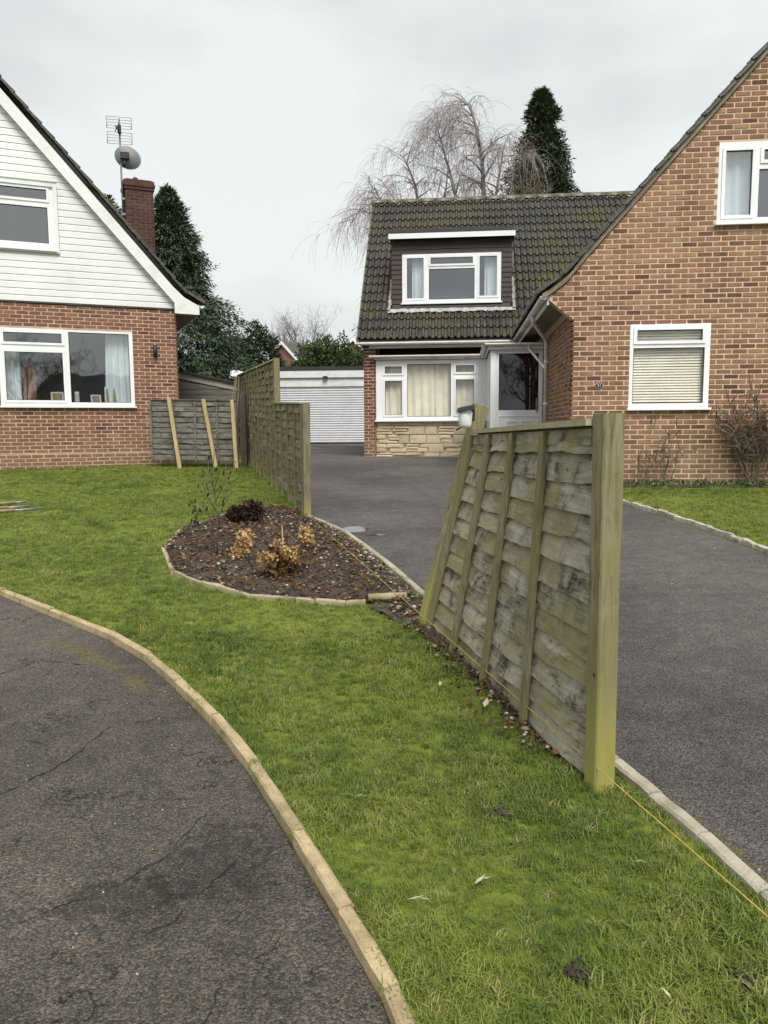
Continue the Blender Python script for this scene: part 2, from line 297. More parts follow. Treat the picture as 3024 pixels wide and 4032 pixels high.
    if moss:
        mp_ = nt.nodes.new('ShaderNodeMapping'); mp_.inputs['Rotation'].default_value = (0, 0, 0.62); lk(nt, p, mp_.inputs['Vector'])
        for (px, py, l, w, ro) in moss:
            o = nt.nodes.new('ShaderNodeVectorMath'); o.operation = 'SUBTRACT'; lk(nt, p, o.inputs[0]); o.inputs[1].default_value = (px, py, 0)
            q = nt.nodes.new('ShaderNodeMapping'); q.vector_type = 'TEXTURE'; q.inputs['Rotation'].default_value = (0, 0, ro); q.inputs['Scale'].default_value = (l, w, 1e3); lk(nt, o.outputs[0], q.inputs['Vector'])
            ln = nt.nodes.new('ShaderNodeVectorMath'); ln.operation = 'LENGTH'; lk(nt, q.outputs[0], ln.inputs[0])
            k = smooth(nt, math_n(nt, 'ADD', ln.outputs['Value'], math_n(nt, 'MULTIPLY', noise_n(nt, p, 13, 6, 0.8), 2.2)), 2.4, 1.5)
            c = mixc(nt, math_n(nt, 'MULTIPLY', math_n(nt, 'MULTIPLY', k, 1.0), smooth(nt, math_n(nt, 'ADD', math_n(nt, 'MULTIPLY', n2, 0.45), math_n(nt, 'MULTIPLY', noise_n(nt, p, 34, 5, 0.75), 0.55)), 0.46, 0.60)), c, (0.22,0.18,0.03))
    lk(nt, c, b.inputs['Base Color']); b.inputs['Roughness'].default_value = 0.8; b.inputs['Specular IOR Level'].default_value = 0.35
    bump(nt, b, math_n(nt, 'SUBTRACT', h, math_n(nt, 'MULTIPLY', v.outputs['Distance'], 1.2)), 1.0, 0.008); return m
M['road'] = asphalt('road_asphalt', (0.088,0.075,0.063), (0.142,0.123,0.104), True, [(-1.62,4.06,0.42,0.07,-0.75),(-1.2,3.62,0.16,0.05,-0.9)], [(-0.50,2.17,0.20,0.22),(-0.72,1.99,0.16,0.10)])
M['drive'] = asphalt('drive_asphalt', (0.084,0.076,0.071), (0.156,0.141,0.131), False, [(3.24,8.2,1.9,0.06,-1.5),(1.02,2.2,0.4,0.06,-1.3)], None)
def grass_ground(name):
    m, nt, b = nodes(name); p = pos(nt); n1 = noise_n(nt, p, 1.4, 5, 0.6); n2 = noise_n(nt, p, 30, 5, 0.7); n3 = noise_n(nt, p, 4.5, 4, 0.6)
    c = ramp(nt, n1, [(0.3, (0.11,0.145,0.022)), (0.55, (0.155,0.19,0.030)), (0.75, (0.20,0.215,0.045))])
    c = mixc(nt, 0.7, c, ramp(nt, n2, [(0.3, (0.55,0.55,0.5)), (0.7, (1.35,1.35,1.2))]), 'MULTIPLY')
    c = mixc(nt, math_n(nt, 'MULTIPLY', smooth(nt, n3, 0.60, 0.74), 0.55), c, (0.07,0.058,0.03))
    lk(nt, c, b.inputs['Base Color']); b.inputs['Roughness'].default_value = 0.9; b.inputs['Specular IOR Level'].default_value = 0.2
    bump(nt, b, n2, 0.8, 0.02); return m
M['lawn'] = grass_ground('lawn_ground')
def blade_mat(name):
    m, nt, b = nodes(name); p = pos(nt); n1 = noise_n(nt, p, 1.1, 5, 0.6); n2 = noise_n(nt, p, 4.2, 5, 0.7); r = objrand(nt)
    c = ramp(nt, math_n(nt, 'ADD', math_n(nt, 'MULTIPLY', n1, 0.5), math_n(nt, 'MULTIPLY', n2, 0.5)), [(0.36, (0.115,0.165,0.030)), (0.5, (0.22,0.275,0.055)), (0.64, (0.325,0.34,0.088))])
    c = mixc(nt, math_n(nt, 'MULTIPLY', smooth(nt, noise_n(nt, p, 2.6, 5, 0.7), 0.56, 0.72), 0.5), c, (0.34,0.30,0.11))
    c = mixc(nt, math_n(nt, 'MULTIPLY', smooth(nt, noise_n(nt, p, 0.8, 4, 0.6), 0.58, 0.40), 0.50), c, (0.095,0.155,0.032))
    c = mixc(nt, smooth(nt, r, 0.91, 0.99), c, (0.34,0.30,0.13))
    k = math_n(nt, 'MULTIPLY_ADD', r, 0.5); nt.nodes[-1].inputs[2].default_value = 0.78
    h = nt.nodes.new('ShaderNodeHueSaturation'); lk(nt, k, h.inputs['Value']); lk(nt, c, h.inputs['Color'])
    lk(nt, h.outputs[0], b.inputs['Base Color']); b.inputs['Roughness'].default_value = 0.55; b.inputs['Specular IOR Level'].default_value = 0.3
    t = nt.nodes.new('ShaderNodeBsdfTranslucent'); lk(nt, h.outputs[0], t.inputs['Color']); ms = nt.nodes.new('ShaderNodeMixShader'); ms.inputs[0].default_value = 0.3
    out = nt.nodes['Material Output']; lk(nt, b.outputs[0], ms.inputs[1]); lk(nt, t.outputs[0], ms.inputs[2]); lk(nt, ms.outputs[0], out.inputs['Surface']); return m
M['blade'] = blade_mat('grass_blade')
M['soil'] = simple('garden_soil', (0.058,0.044,0.033), 0.95, 0.5, 11, 1.0, dirt=(0.125,0.096,0.070))
M['earth'] = simple('rough_ground', (0.07,0.085,0.03), 0.95, 0.3, 2, 0.6, dirt=(0.08,0.065,0.045))
M['kerb'] = simple('sandy_edging', (0.43,0.335,0.19), 0.9, 0.22, 12, 0.5, dirt=(0.24,0.19,0.10), jit=0.2)
M['edge_c'] = simple('concrete_edging', (0.37,0.335,0.255), 0.9, 0.2, 9, 0.5, dirt=(0.15,0.14,0.08), jit=0.25)
M['edge_w'] = simple('pale_edging', (0.47,0.45,0.37), 0.9, 0.3, 14, 0.6, dirt=(0.24,0.22,0.13), jit=0.3)
M['log'] = simple('log_edging', (0.37,0.31,0.19), 0.9, 0.2, 8, 0.4, dirt=(0.22,0.19,0.10), jit=0.25)

def leafy(name, cols, rough=0.6, trans=0.2, sc=2.0):
    m, nt, b = nodes(name); p = pos(nt); n1 = noise_n(nt, p, sc, 4, 0.6)
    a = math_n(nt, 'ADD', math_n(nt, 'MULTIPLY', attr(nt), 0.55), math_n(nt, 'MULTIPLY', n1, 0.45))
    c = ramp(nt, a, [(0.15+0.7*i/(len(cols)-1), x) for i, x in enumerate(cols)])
    lk(nt, c, b.inputs['Base Color']); b.inputs['Roughness'].default_value = rough; b.inputs['Specular IOR Level'].default_value = 0.3
    if trans:
        t = nt.nodes.new('ShaderNodeBsdfTranslucent'); lk(nt, c, t.inputs['Color']); ms = nt.nodes.new('ShaderNodeMixShader'); ms.inputs[0].default_value = trans
        out = nt.nodes['Material Output']; lk(nt, b.outputs[0], ms.inputs[1]); lk(nt, t.outputs[0], ms.inputs[2]); lk(nt, ms.outputs[0], out.inputs['Surface'])
    return m
M['pebble'] = leafy('pebble', [(0.07,0.055,0.04),(0.16,0.125,0.09),(0.27,0.215,0.15),(0.36,0.32,0.26),(0.62,0.59,0.54)], 0.8, 0.0, 20)
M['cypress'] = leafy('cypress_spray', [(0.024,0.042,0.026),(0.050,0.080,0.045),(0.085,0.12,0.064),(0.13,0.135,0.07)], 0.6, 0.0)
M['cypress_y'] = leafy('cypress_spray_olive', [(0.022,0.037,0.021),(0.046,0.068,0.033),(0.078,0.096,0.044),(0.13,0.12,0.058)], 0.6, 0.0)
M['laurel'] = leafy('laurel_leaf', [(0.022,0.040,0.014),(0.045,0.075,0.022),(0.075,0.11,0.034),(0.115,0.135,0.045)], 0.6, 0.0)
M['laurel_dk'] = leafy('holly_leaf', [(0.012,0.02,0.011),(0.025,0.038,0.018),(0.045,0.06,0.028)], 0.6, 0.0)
M['deadleaf'] = leafy('dead_leaf', [(0.045,0.022,0.010),(0.11,0.055,0.022),(0.24,0.13,0.045)], 0.8, 0.15, 9)
M['deadhead'] = leafy('dried_flower', [(0.26,0.14,0.055),(0.50,0.32,0.13),(0.72,0.53,0.27)], 0.8, 0.25, 9)
M['redbrown'] = leafy('red_brown_leaf', [(0.022,0.013,0.009),(0.05,0.026,0.015),(0.10,0.055,0.026)], 0.7, 0.15, 9)
M['darkleaf'] = leafy('dark_leaf', [(0.018,0.022,0.012),(0.04,0.045,0.022)], 0.6, 0.15, 9)
M['paleleaf'] = leafy('pale_dead_leaf', [(0.42,0.34,0.20),(0.62,0.55,0.40)], 0.7, 0.2, 9)
M['crack'] = simple('crack_dark', (0.012,0.0105,0.009), 0.95, 0.3, 20, 0.3)  # near-black tone of the worn cracks in the road
M['bark'] = simple('bark', (0.09,0.075,0.062), 0.9, 0.3, 9, 0.5)
M['birch'] = simple('birch_twig', (0.46,0.41,0.405), 0.8, 0.25, 3, 0.1)
M['birchbark'] = simple('birch_bark', (0.21,0.18,0.17), 0.8, 0.35, 5, 0.2)
M['twig'] = simple('bare_twig', (0.15,0.115,0.075), 0.85, 0.3, 7, 0.1)
M['fartwig'] = simple('far_twig', (0.15,0.128,0.118), 0.85, 0.2, 1, 0.0)
M['farbrick'] = simple('far_brick', (0.26,0.13,0.09), 0.9, 0.15, 3, 0.1)
M['fartile'] = simple('far_tile', (0.10,0.085,0.075), 0.8, 0.2, 3, 0.1)
M['water'] = simple('wet_film', (0.03,0.032,0.035), 0.06, 0.1, 5, 0.02, spec=0.8)

# ---------------------------------------------------------------- ground, road, lawns, drive
def sheet(name, poly, mat, dz, kind='structure', lift=None, cuts=None):
    bm = bmesh.new(); vs = [bm.verts.new((x, y, 0)) for x, y in poly]
    for i in range(len(vs)): bm.edges.new((vs[i], vs[(i+1) % len(vs)]))
    bmesh.ops.triangle_fill(bm, use_beauty=True, use_dissolve=False, edges=bm.edges[:], normal=(0,0,1))
    for y in [18]+(cuts or []):
        bmesh.ops.bisect_plane(bm, geom=bm.verts[:]+bm.edges[:]+bm.faces[:], plane_co=(0, y, 0), plane_no=(0, 1, 0))
    if lift:
        xs = [p[0] for p in poly]; ys = [p[1] for p in poly]; st = lift[0]
        for x in np.arange(min(xs), max(xs), st): bmesh.ops.bisect_plane(bm, geom=bm.verts[:]+bm.edges[:]+bm.faces[:], plane_co=(x, 0, 0), plane_no=(1, 0, 0))
        for y in np.arange(min(ys), max(ys), st): bmesh.ops.bisect_plane(bm, geom=bm.verts[:]+bm.edges[:]+bm.faces[:], plane_co=(0, y, 0), plane_no=(0, 1, 0))
    for v in bm.verts:
        v.co.z = zg(v.co.y)+dz
        if lift: v.co.z += lift[1]*(noise.noise(Vector((v.co.x*5, v.co.y*5, 1)))+0.6*noise.noise(Vector((v.co.x*14, v.co.y*14, 4)))+0.35*noise.noise(Vector((v.co.x*31, v.co.y*31, 9))))
    bmesh.ops.recalc_face_normals(bm, faces=bm.faces[:])
    if sum(f.normal.z for f in bm.faces) < 0: bmesh.ops.reverse_faces(bm, faces=bm.faces[:])
    me = bpy.data.meshes.new(name); bm.to_mesh(me); bm.free()
    if lift: me.polygons.foreach_set('use_smooth', [True]*len(me.polygons))
    return link(name, me, mat, kind=kind)
KERB = [(-8.5,8.9),(-6.9,7.95),(-5.4,7.1),(-4.3,6.42),(-3.4,5.85),(-2.727,5.361),(-2.16,4.832),(-1.603,4.33),(-1.273,3.947),(-1.007,3.556),(-0.744,3.139),(-0.508,2.713),(-0.297,2.245),(-0.131,1.886),(-0.011,1.609),(0.10,1.25),(0.20,0.85),(0.28,0.4),(0.33,-0.1),(0.36,-0.8),(0.36,-3)]
EDGE = [(-0.93,8.85),(-0.62,8.2),(-0.381,7.638),(-0.19,6.95),(0.004,6.255),(0.14,5.68),(0.276,5.108),(0.41,4.55),(0.53,4.0),(0.66,3.45),(0.76,3.05),(0.84,2.695),(0.905,2.45),(0.97,2.215),(1.025,1.939),(1.12,1.4),(1.2,0.6),(1.3,-0.6),(1.4,-3)]
REDGE = [(2.98,11.2),(3.04,10.5),(3.099,9.901),(3.21,8.95),(3.307,8.024),(3.34,7.3),(3.352,6.638),(3.38,5.5),(3.4,4.2),(3.4,-3)]
BED = [(-1.369,9.64),(-1.765,8.945),(-1.895,8.631),(-2.101,7.957),(-1.994,6.864),(-1.621,5.844),(-1.328,5.536),(-1.172,5.38),(-0.904,5.139),(-0.595,5.043),(-0.252,4.928),(-0.121,4.967),(0.068,5.004)]
FX = lambda y: 0.741-0.2617*(y-2.546)       # the fence line
sheet('ground', [(-160,-40),(160,-40),(160,260),(-160,260)], M['earth'], -0.14)
sheet('road', KERB+[(-14,-3),(-14,9.5)], M['road'], -0.032)
inner = [(x+0.02, y+0.01) for x, y in KERB]
lawn_poly = inner+[(1.38,-3)]+EDGE[::-1][1:]+[(-1.0,9.1),(-1.45,11.2),(-2.1,13.6),(-2.72,15.95),(-4.33,16.5),(-9,14.6),(-10,14),(-10,9.6)]
lawn = sheet('lawn', lawn_poly, M['lawn'], -0.012)
drive_poly = EDGE+[(3.4,-3)]+REDGE[::-1][1:]+[(2.9,12.3),(3.6,18.6),(3.6,30.4),(-6.2,30.4),(-3.3,18.4),(-2.68,16),(-2.06,13.6),(-1.4,11.2)]
sheet('driveway', drive_poly, M['drive'], -0.03)
rlawn_poly = REDGE+[(14,-3),(14,10.6),(2.95,11.62)]
sheet('side_lawn', rlawn_poly, M['lawn'], -0.010)
sheet('border_soil', [(2.93,11.55),(14,10.55),(14,11.2),(2.95,12.1)], M['soil'], 0.0, lift=(0.12, 0.03))
bed_poly = BED+[(0.16,4.9),(0.22,5.0),(0.08,5.68),(-0.06,6.255),(-0.25,6.95),(-0.45,7.638),(-0.69,8.2),(-0.97,8.85),(-1.05,9.2)]
sheet('flower_bed', bed_poly, M['soil'], 0.012, lift=(0.04, 0.032))
sheet('fence_soil', [(0.2,4.95),(0.28,5.0),(0.40,4.55),(0.52,4.0),(0.65,3.45),(0.75,3.05),(0.80,2.75),(0.69,2.70),(0.56,3.1),(0.42,3.6),(0.30,4.05),(0.10,4.5),(-0.12,4.85)], M['soil'], 0.012, lift=(0.06, 0.022))

def edging(name, pts, w, h, mat, top, piece, sub, jig=0.004):
    base = MB()
    for a, b in zip(pts[:-1], pts[1:]): base.beam((a[0], a[1], zg(a[1])+top-h+0.01), (b[0], b[1], zg(b[1])+top-h+0.01), w*1.5, 0.02)
    root = base.build(name, M['edge_c'], kind='structure')
    for a, b in zip(pts[:-1], pts[1:]):
        A, B = Vector((a[0], a[1], zg(a[1]))), Vector((b[0], b[1], zg(b[1]))); L = (B-A).length; n = max(1, round(L/sub))
        for i in range(n):
            p = A.lerp(B, i/n); q = A.lerp(B, (i+1)/n); d = (q-p).normalized(); p = p+d*0.004; q = q-d*0.004
            j = lambda: Vector((random.uniform(-jig, jig), random.uniform(-jig, jig), random.uniform(-jig, jig)))
            p = p+j()+Vector((0,0,top-h/2)); q = q+j()+Vector((0,0,top-h/2)); x = d.cross(Vector((0,0,1))).normalized()
            m = MB(); m_n = 5; ch = min(0.008, w*0.18)
            prof = [(-w/2,-h/2),(w/2,-h/2),(w/2,h/2-ch),(w/2-ch,h/2),(-w/2+ch,h/2),(-w/2,h/2-ch)]; v = []
            for k in range(m_n):
                c = p.lerp(q, k/(m_n-1))
                for (u, t) in prof: v.append(c+x*(u+random.uniform(-1,1)*jig*0.6)+Vector((0,0,t+random.uniform(-1,1)*jig*0.4*(t > 0))))
            f = [(k*6+a_, k*6+(a_+1) % 6, (k+1)*6+(a_+1) % 6, (k+1)*6+a_) for k in range(m_n-1) for a_ in range(6)]+[(5,4,3,2,1,0), tuple((m_n-1)*6+a_ for a_ in range(6))]
            m.add(v, f); m.build(piece, mat, root)
    return root
edging('kerb', [(x+0.025, y+0.012) for x, y in KERB[:20]], 0.042, 0.14, M['kerb'], 0.010, 'kerb_stone', 0.62)
edging('drive_edging', EDGE[:18], 0.05, 0.12, M['edge_c'], 0.022, 'edging_strip', 0.9)
edging('side_edging', REDGE[:-1], 0.045, 0.11, M['edge_w'], 0.022, 'edging_block', 0.22, 0.011)
edging('bed_edging', BED[:-1], 0.034, 0.12, M['log'], 0.022, 'edging_log', 0.55, 0.008)

# ---------------------------------------------------------------- walls of bricks
BL, BH, PX, PZ = 0.2105, 0.0605, 0.225, 0.075
def brick_mesh(rnd, mat, l=BL):
    m = MB(); a, b = l/2, BH/2; e = 0.004
    v = [(-a,0.02,-b),(a,0.02,-b),(a,0.02,b),(-a,0.02,b),(-a+e,-0.007,-b+e),(a-e,-0.007,-b+e),(a-e,-0.007,b-e),(-a+e,-0.007,b-e)]
    m.add(v, [(4,5,6,7),(0,1,5,4),(1,2,6,5),(2,3,7,6),(3,0,4,7)], rnd=rnd); me = m.mesh('brick'); me.materials.append(mat); return me
def lay_bricks(wall, mat, a0f, a1f, z0, z1, openings, place, keep, first=0.0, stuff_name='brick_courses'):
    """stretcher bond; place(a,z)->4x4 in the wall's parent frame; keep(a,z) sort key or None -> single bricks"""
    protos = [brick_mesh((i+0.5)/10, mat) for i in range(10)]; cand = []; joined = MB(); k = 0; z = z0
    while z+PZ*0.6 < z1:
        zc = z+PZ/2; lo, hi = a0f(zc), a1f(zc); spans = [(lo, hi)]
        for (o0, o1, p0, p1) in openings:
            if zc+BH*0.3 > p0 and zc-BH*0.3 < p1:
                ns = []
                for (s0, s1) in spans:
                    if o1 <= s0 or o0 >= s1: ns.append((s0, s1)); continue
                    if o0 > s0: ns.append((s0, o0))
                    if o1 < s1: ns.append((o1, s1))
                spans = ns
        for (s0, s1) in spans:
            i0 = math.floor((s0-first)/PX)-1; i1 = math.ceil((s1-first)/PX)+1
            for i in range(i0, i1+1):
                c = first+i*PX+(PX/2 if k % 2 else 0); l, r = max(c-BL/2, s0), min(c+BL/2, s1)
                if r-l < 0.04: continue
                rnd = random.random()
                if r-l > BL-0.002 and keep(c, zc) is not None: cand.append((keep(c, zc), c, zc, rnd))
                else: joined_add(joined, place((l+r)/2, zc), (r-l)/2, rnd)
        z += PZ; k += 1
    cand.sort(key=lambda t: t[0])
    for key, c, zc, rnd in cand[:300]:
        o = link('brick', protos[int(rnd*10)], None, wall)
        o.matrix_local = place(c, zc) @ Matrix.Translation((random.uniform(-.0015,.0015), random.uniform(-.002,.002), random.uniform(-.001,.001))) @ Matrix.Rotation(random.uniform(-.006,.006), 4, 'Y')
    for key, c, zc, rnd in cand[300:]: joined_add(joined, place(c, zc), BL/2, rnd)
    if joined.v: joined.build(stuff_name, mat, wall, kind='stuff')
def joined_add(j, mtx, a, rnd):
    b = BH/2; e = 0.004; dy = random.uniform(-.002, .002)
    v = [(-a,0.02,-b),(a,0.02,-b),(a,0.02,b),(-a,0.02,b),(-a+e,-0.007+dy,-b+e),(a-e,-0.007+dy,-b+e),(a-e,-0.007+dy,b-e),(-a+e,-0.007+dy,b-e)]
    j.add([mtx @ Vector(p) for p in v], [(4,5,6,7),(0,1,5,4),(1,2,6,5),(2,3,7,6),(3,0,4,7)], rnd=rnd)
front = lambda d: (lambda a, z: Matrix.Translation((a, d, z)))
side_l = lambda s: (lambda a, z: Matrix.Translation((s, a, z)) @ Matrix.Rotation(-math.pi/2, 4, 'Z'))   # faces -s
side_r = lambda s: (lambda a, z: Matrix.Translation((s, a, z)) @ Matrix.Rotation(math.pi/2, 4, 'Z'))    # faces +s

# ---------------------------------------------------------------- windows
def window(house, s0, s1, z0, z1, d, panes, casements=(), sill=True, name='window', glassm='glass', proud=0.0, mat='pvc'):
    fr = link(name, plate(rect(s0, s1, z0, z1), [rect(*p) for p in panes], lambda a, b, t: Vector((a, d-proud+t, b)), 0.07), M[mat], house)
    for p in panes:
        m = MB(); m.box(p[0]-0.004, p[1]+0.004, d-proud+0.030, d-proud+0.036, p[2]-0.004, p[3]+0.004); m.build('pane', M[glassm], fr)
        g = MB(); e = 0.012       # black gasket round the glass
        g.box(p[0], p[1], d-proud+0.020, d-proud+0.028, p[2], p[2]+e); g.box(p[0], p[1], d-proud+0.020, d-proud+0.028, p[3]-e, p[3]); g.box(p[0], p[0]+e, d-proud+0.021, d-proud+0.027, p[2]+e, p[3]-e); g.box(p[1]-e, p[1], d-proud+0.021, d-proud+0.027, p[2]+e, p[3]-e)
        g.build('gasket', M['black'], fr)
    for c in casements:
        p, w = c, 0.042
        link('casement', plate(rect(p[0]-w, p[1]+w, p[2]-w, p[3]+w), [rect(p[0]+0.004, p[1]-0.004, p[2]+0.004, p[3]-0.004)], lambda a, b, t: Vector((a, d-proud-0.018+t, b)), 0.017), M[mat], fr)
    if sill:
        m = MB(); m.box(s0-0.03, s1+0.03, d-proud-0.075, d-proud+0.05, z0-0.035, z0-0.001); m.build('sill', M[mat], fr)
    return fr
def room(house, s0, s1, z0, z1, d, deep=1.6):
    m = MB(); x = 0.12; a, b, c, e = s0-x, s1+x, z0-x, z1+x; y0, y1 = d+0.09, d+deep
    v = [(a,y0,c),(b,y0,c),(b,y0,e),(a,y0,e),(a-.3,y1,c-.4),(b+.3,y1,c-.4),(b+.3,y1,e+.1),(a-.3,y1,e+.1)]
    m.add(v, [(4,5,6,7),(0,4,7,3),(1,2,6,5),(3,7,6,2),(0,1,5,4)]); return m.build('room', M['room'], house)
def world_of(root, p): return root.matrix_world @ Vector(p)
def curtain(root, s0, s1, z0, z1, d, label, mat='curtain', waves=5, amp=0.03, flare=0.0, group=None):
    m = MB(); n = waves*8; v = []
    for j in range(9):
        t = j/8
        for i in range(n+1):
            u = i/n; a = s0+(s1-s0)*u+flare*(1-t)*(u-0.5)
            v.append((a, d+amp*math.sin(u*waves*2*math.pi+0.6*math.sin(3*t))*(0.55+0.45*(1-t)), z0+(z1-z0)*t))
    m.add([world_of(root, p) for p in v], [(j*(n+1)+i, j*(n+1)+i+1, (j+1)*(n+1)+i+1, (j+1)*(n+1)+i) for j in range(8) for i in range(n)], True)
    return m.build('curtain', M[mat], label=label, cat='curtain', group=group)

# ---------------------------------------------------------------- roof tiles
TW, TG = 0.30, 0.33
def tile_profile():
    pts = []
    for c in (0.045, 0.195):
        pts += [(c-0.042, 0.0), (c-0.034, 0.020), (c-0.018, 0.042), (c, 0.049), (c+0.018, 0.042), (c+0.034, 0.020), (c+0.042, 0.0)]
    return pts+[(TW+0.012, 0.0)]
TP = tile_profile()
def tile_verts():
    n = len(TP); v = []
    for y, dz in ((-0.02, 0.040), (TG+0.05, 0.006)): v += [(x, y, z+dz) for x, z in TP]
    v += [(x, -0.02, z+0.040-0.024) for x, z in TP]
    f = [(i, i+1, n+i+1, n+i) for i in range(n-1)]+[(2*n+i, 2*n+i+1, i+1, i) for i in range(n-1)]
    f += [(0, n, 2*n), (n-1, 2*n+n-1, n+n-1)]
    return v, f
TV, TF = tile_verts()
def tile_mesh():
    m = MB(); m.add(TV, TF); me = m.mesh('roof_tile'); me.materials.append(M['tile']); return me
TILE = tile_mesh()
def axes(o, ex, ey, ez): return Matrix(((ex[0],ey[0],ez[0],o[0]),(ex[1],ey[1],ez[1],o[1]),(ex[2],ey[2],ez[2],o[2]),(0,0,0,1)))
def jitter(): return Matrix.Translation((random.uniform(-.004,.004), random.uniform(-.008,.008), random.uniform(0,.004))) @ Matrix.Rotation(random.uniform(-.012,.012), 4, 'Z') @ Matrix.Rotation(random.uniform(-.01,.01), 4, 'Y')

# ---------------------------------------------------------------- gutters and pipes
def gutter_mesh(m, a, b, r=0.056, n=8, cap=(True, True)):
    a, b = Vector(a), Vector(b); d = (b-a).normalized(); x = d.cross(Vector((0,0,1))).normalized(); v = []
    for p in (a, b):
        for k in range(n+1):
            t = math.pi*k/n; v.append(p+x*(math.cos(t)*r)-Vector((0,0,math.sin(t)*r)))
        for k in range(n+1):
            t = math.pi*k/n; v.append(p+x*(math.cos(t)*(r-0.006))-Vector((0,0,math.sin(t)*(r-0.006)-0.001)))
    q = 2*(n+1); f = []
    for k in range(n): f += [(k, k+1, q+k+1, q+k), (n+1+k+1, n+1+k, q+n+1+k, q+n+1+k+1)]
    f += [(0, q, q+n+1, n+1), (n, n+n+1, q+n+n+1, q+n)]
    m.add(v, f, True)
    for p, c in ((a, cap[0]), (b, cap[1])):
        if c:
            b0 = [p+x*(math.cos(math.pi*k/n)*r)-Vector((0,0,math.sin(math.pi*k/n)*r)) for k in range(n+1)]; m.add(b0, [tuple(range(n+1))])
    return m
def gutter(house, a, b, mat, r=0.056, brackets=0, cap=(True, True)):
    g = gutter_mesh(MB(), a, b, r, 8, cap).build('gutter', M[mat], house)
    a, b = Vector(a), Vector(b)
    for i in range(brackets):
        p = a.lerp(b, (i+0.5)/brackets); d = (b-a).normalized()
        gutter_mesh(MB(), p-d*0.016, p+d*0.016, r+0.005, 8, (False, False)).build('bracket', M[mat], g)
    return g

# ================================================================ RIGHT HOUSE (projecting gable + range with dormer and porch)
RH = empty('brick_house', (2.9018, 11.9847, 0), R(-5.5), 'buff brick house with a projecting gable, mossy tiled roof, dormer and white porch', 'house')
LH = empty('white_gabled_house', (-4.3277, 16.4509, 0), R(23), 'red brick house with white boarded gable and wide front window', 'house')
bpy.context.view_layer.update()
P = 1.119; PA = math.atan(P); cp, sp_ = math.cos(PA), math.sin(PA)
APX, APZ = 3.40, 7.45                                     # gable apex of the wing
def vl(s): return 3.823+P*(s-0.16) if s > 0.16 else (3.505+(s+0.099)*1.228 if s > -0.099 else 3.306+(s+0.364)*0.751)
WIN_L = (0.859, 2.04, 1.59, 2.858); WIN_U = (2.058, 4.75, 4.29, 5.435)
# front wall of the wing
right_s = 2*APX
outer = [(0.02,0.2),(right_s-0.02,0.2),(right_s-0.02,vl(0.16)-0.1),(APX,vl(APX)-0.01),(0.16,3.80),(-0.099,3.48),(-0.36,3.29),(-0.36,3.235),(0.02,2.93)]
wall = link('wall', plate(outer, [rect(*WIN_L), rect(*WIN_U)], lambda a, b, t: Vector((a, t, b)), 0.22), M['mortar_r'], RH)
def lo_f(z):
    base = 0.0
    if z > 2.915: base = -0.062*min(6, 1+math.floor((z-2.915)/PZ))
    if z > 3.25: base = max(base, -0.36+(z-3.29)/0.751) if z < 3.505 else max(-0.10+(z-3.505)/1.228 if z < 3.823 else 0.16+(z-3.823)/P, base)
    return base-0.0
hi_f = lambda z: min(right_s, 2*APX-lo_f(z)) if z > 3.3 else right_s
camd = lambda root: (root.matrix_world.inverted() @ Vector((0, 0, 1.33)))
cr_ = camd(RH)
def keep_r(a, z):
    if z < 1.25 or z > 6.4 or a > 0.42*z+1.0 or (z < 1.6 and a < 0.8): return None
    if a > 2.3: return None
    return (Vector((a, 0, z))-cr_).length
lay_bricks(wall, M['brick_r'], lo_f, hi_f, 0.215, 7.3, [WIN_L, WIN_U], front(0.0), keep_r, first=0.11)
# soldier-like darker course over and under the windows is part of the brick colour; return wall
ret = MB(); ret.box(0.004, 0.24, 0.225, 6.9, 0.2, 3.2); rw = ret.build('side_wall', M['mortar_r'], RH)
lay_bricks(rw, M['brick_r'], lambda z: 0.0, lambda z: 6.9, 0.215, 3.1, [], side_l(0.0), lambda a, z: None, first=0.0)
# soffit, fascia, verge boards, gutter of the wing
m = MB(); m.box(-0.36, 0.0, 0.23, 6.6, 3.205, 3.225); m.build('soffit', M['soffit'], RH)
m = MB(); m.box(-0.385, -0.361, 0.02, 6.3, 3.17, 3.34); m.build('fascia', M['pvc_dirty'], RH)
def verge(sgn):
    pts = [(-0.47, 3.262), (-0.364, 3.306), (-0.099, 3.505), (0.16, 3.823), (APX, vl(APX))]
    if sgn < 0: pts = [(2*APX-a, b) for a, b in pts]
    for (a, b), (a2, b2) in zip(pts[:-1], pts[1:]):
        n = max(1, round(math.hypot(a2-a, b2-b)/1.2))
        for i in range(n):
            p0, p1 = (a+(a2-a)*i/n, b+(b2-b)*i/n), (a+(a2-a)*(i+1)/n, b+(b2-b)*(i+1)/n); t = 0.075
            v = [(p0[0],-0.05,p0[1]),(p1[0],-0.05,p1[1]),(p1[0]-0.0,-0.05,p1[1]+t),(p0[0],-0.05,p0[1]+t)]; v += [(x, 0.05, z) for x, y, z in v]
            m = MB(); m.add(v, [(0,1,2,3),(7,6,5,4),(0,4,5,1),(1,5,6,2),(2,6,7,3),(3,7,4,0)]); m.build('verge_board', M['barge_g'], RH)
verge(1); verge(-1)
G1 = gutter(RH, (-0.44, -0.02, 3.30), (-0.44, 6.0, 3.30), 'pvc_cream', 0.058, 7)
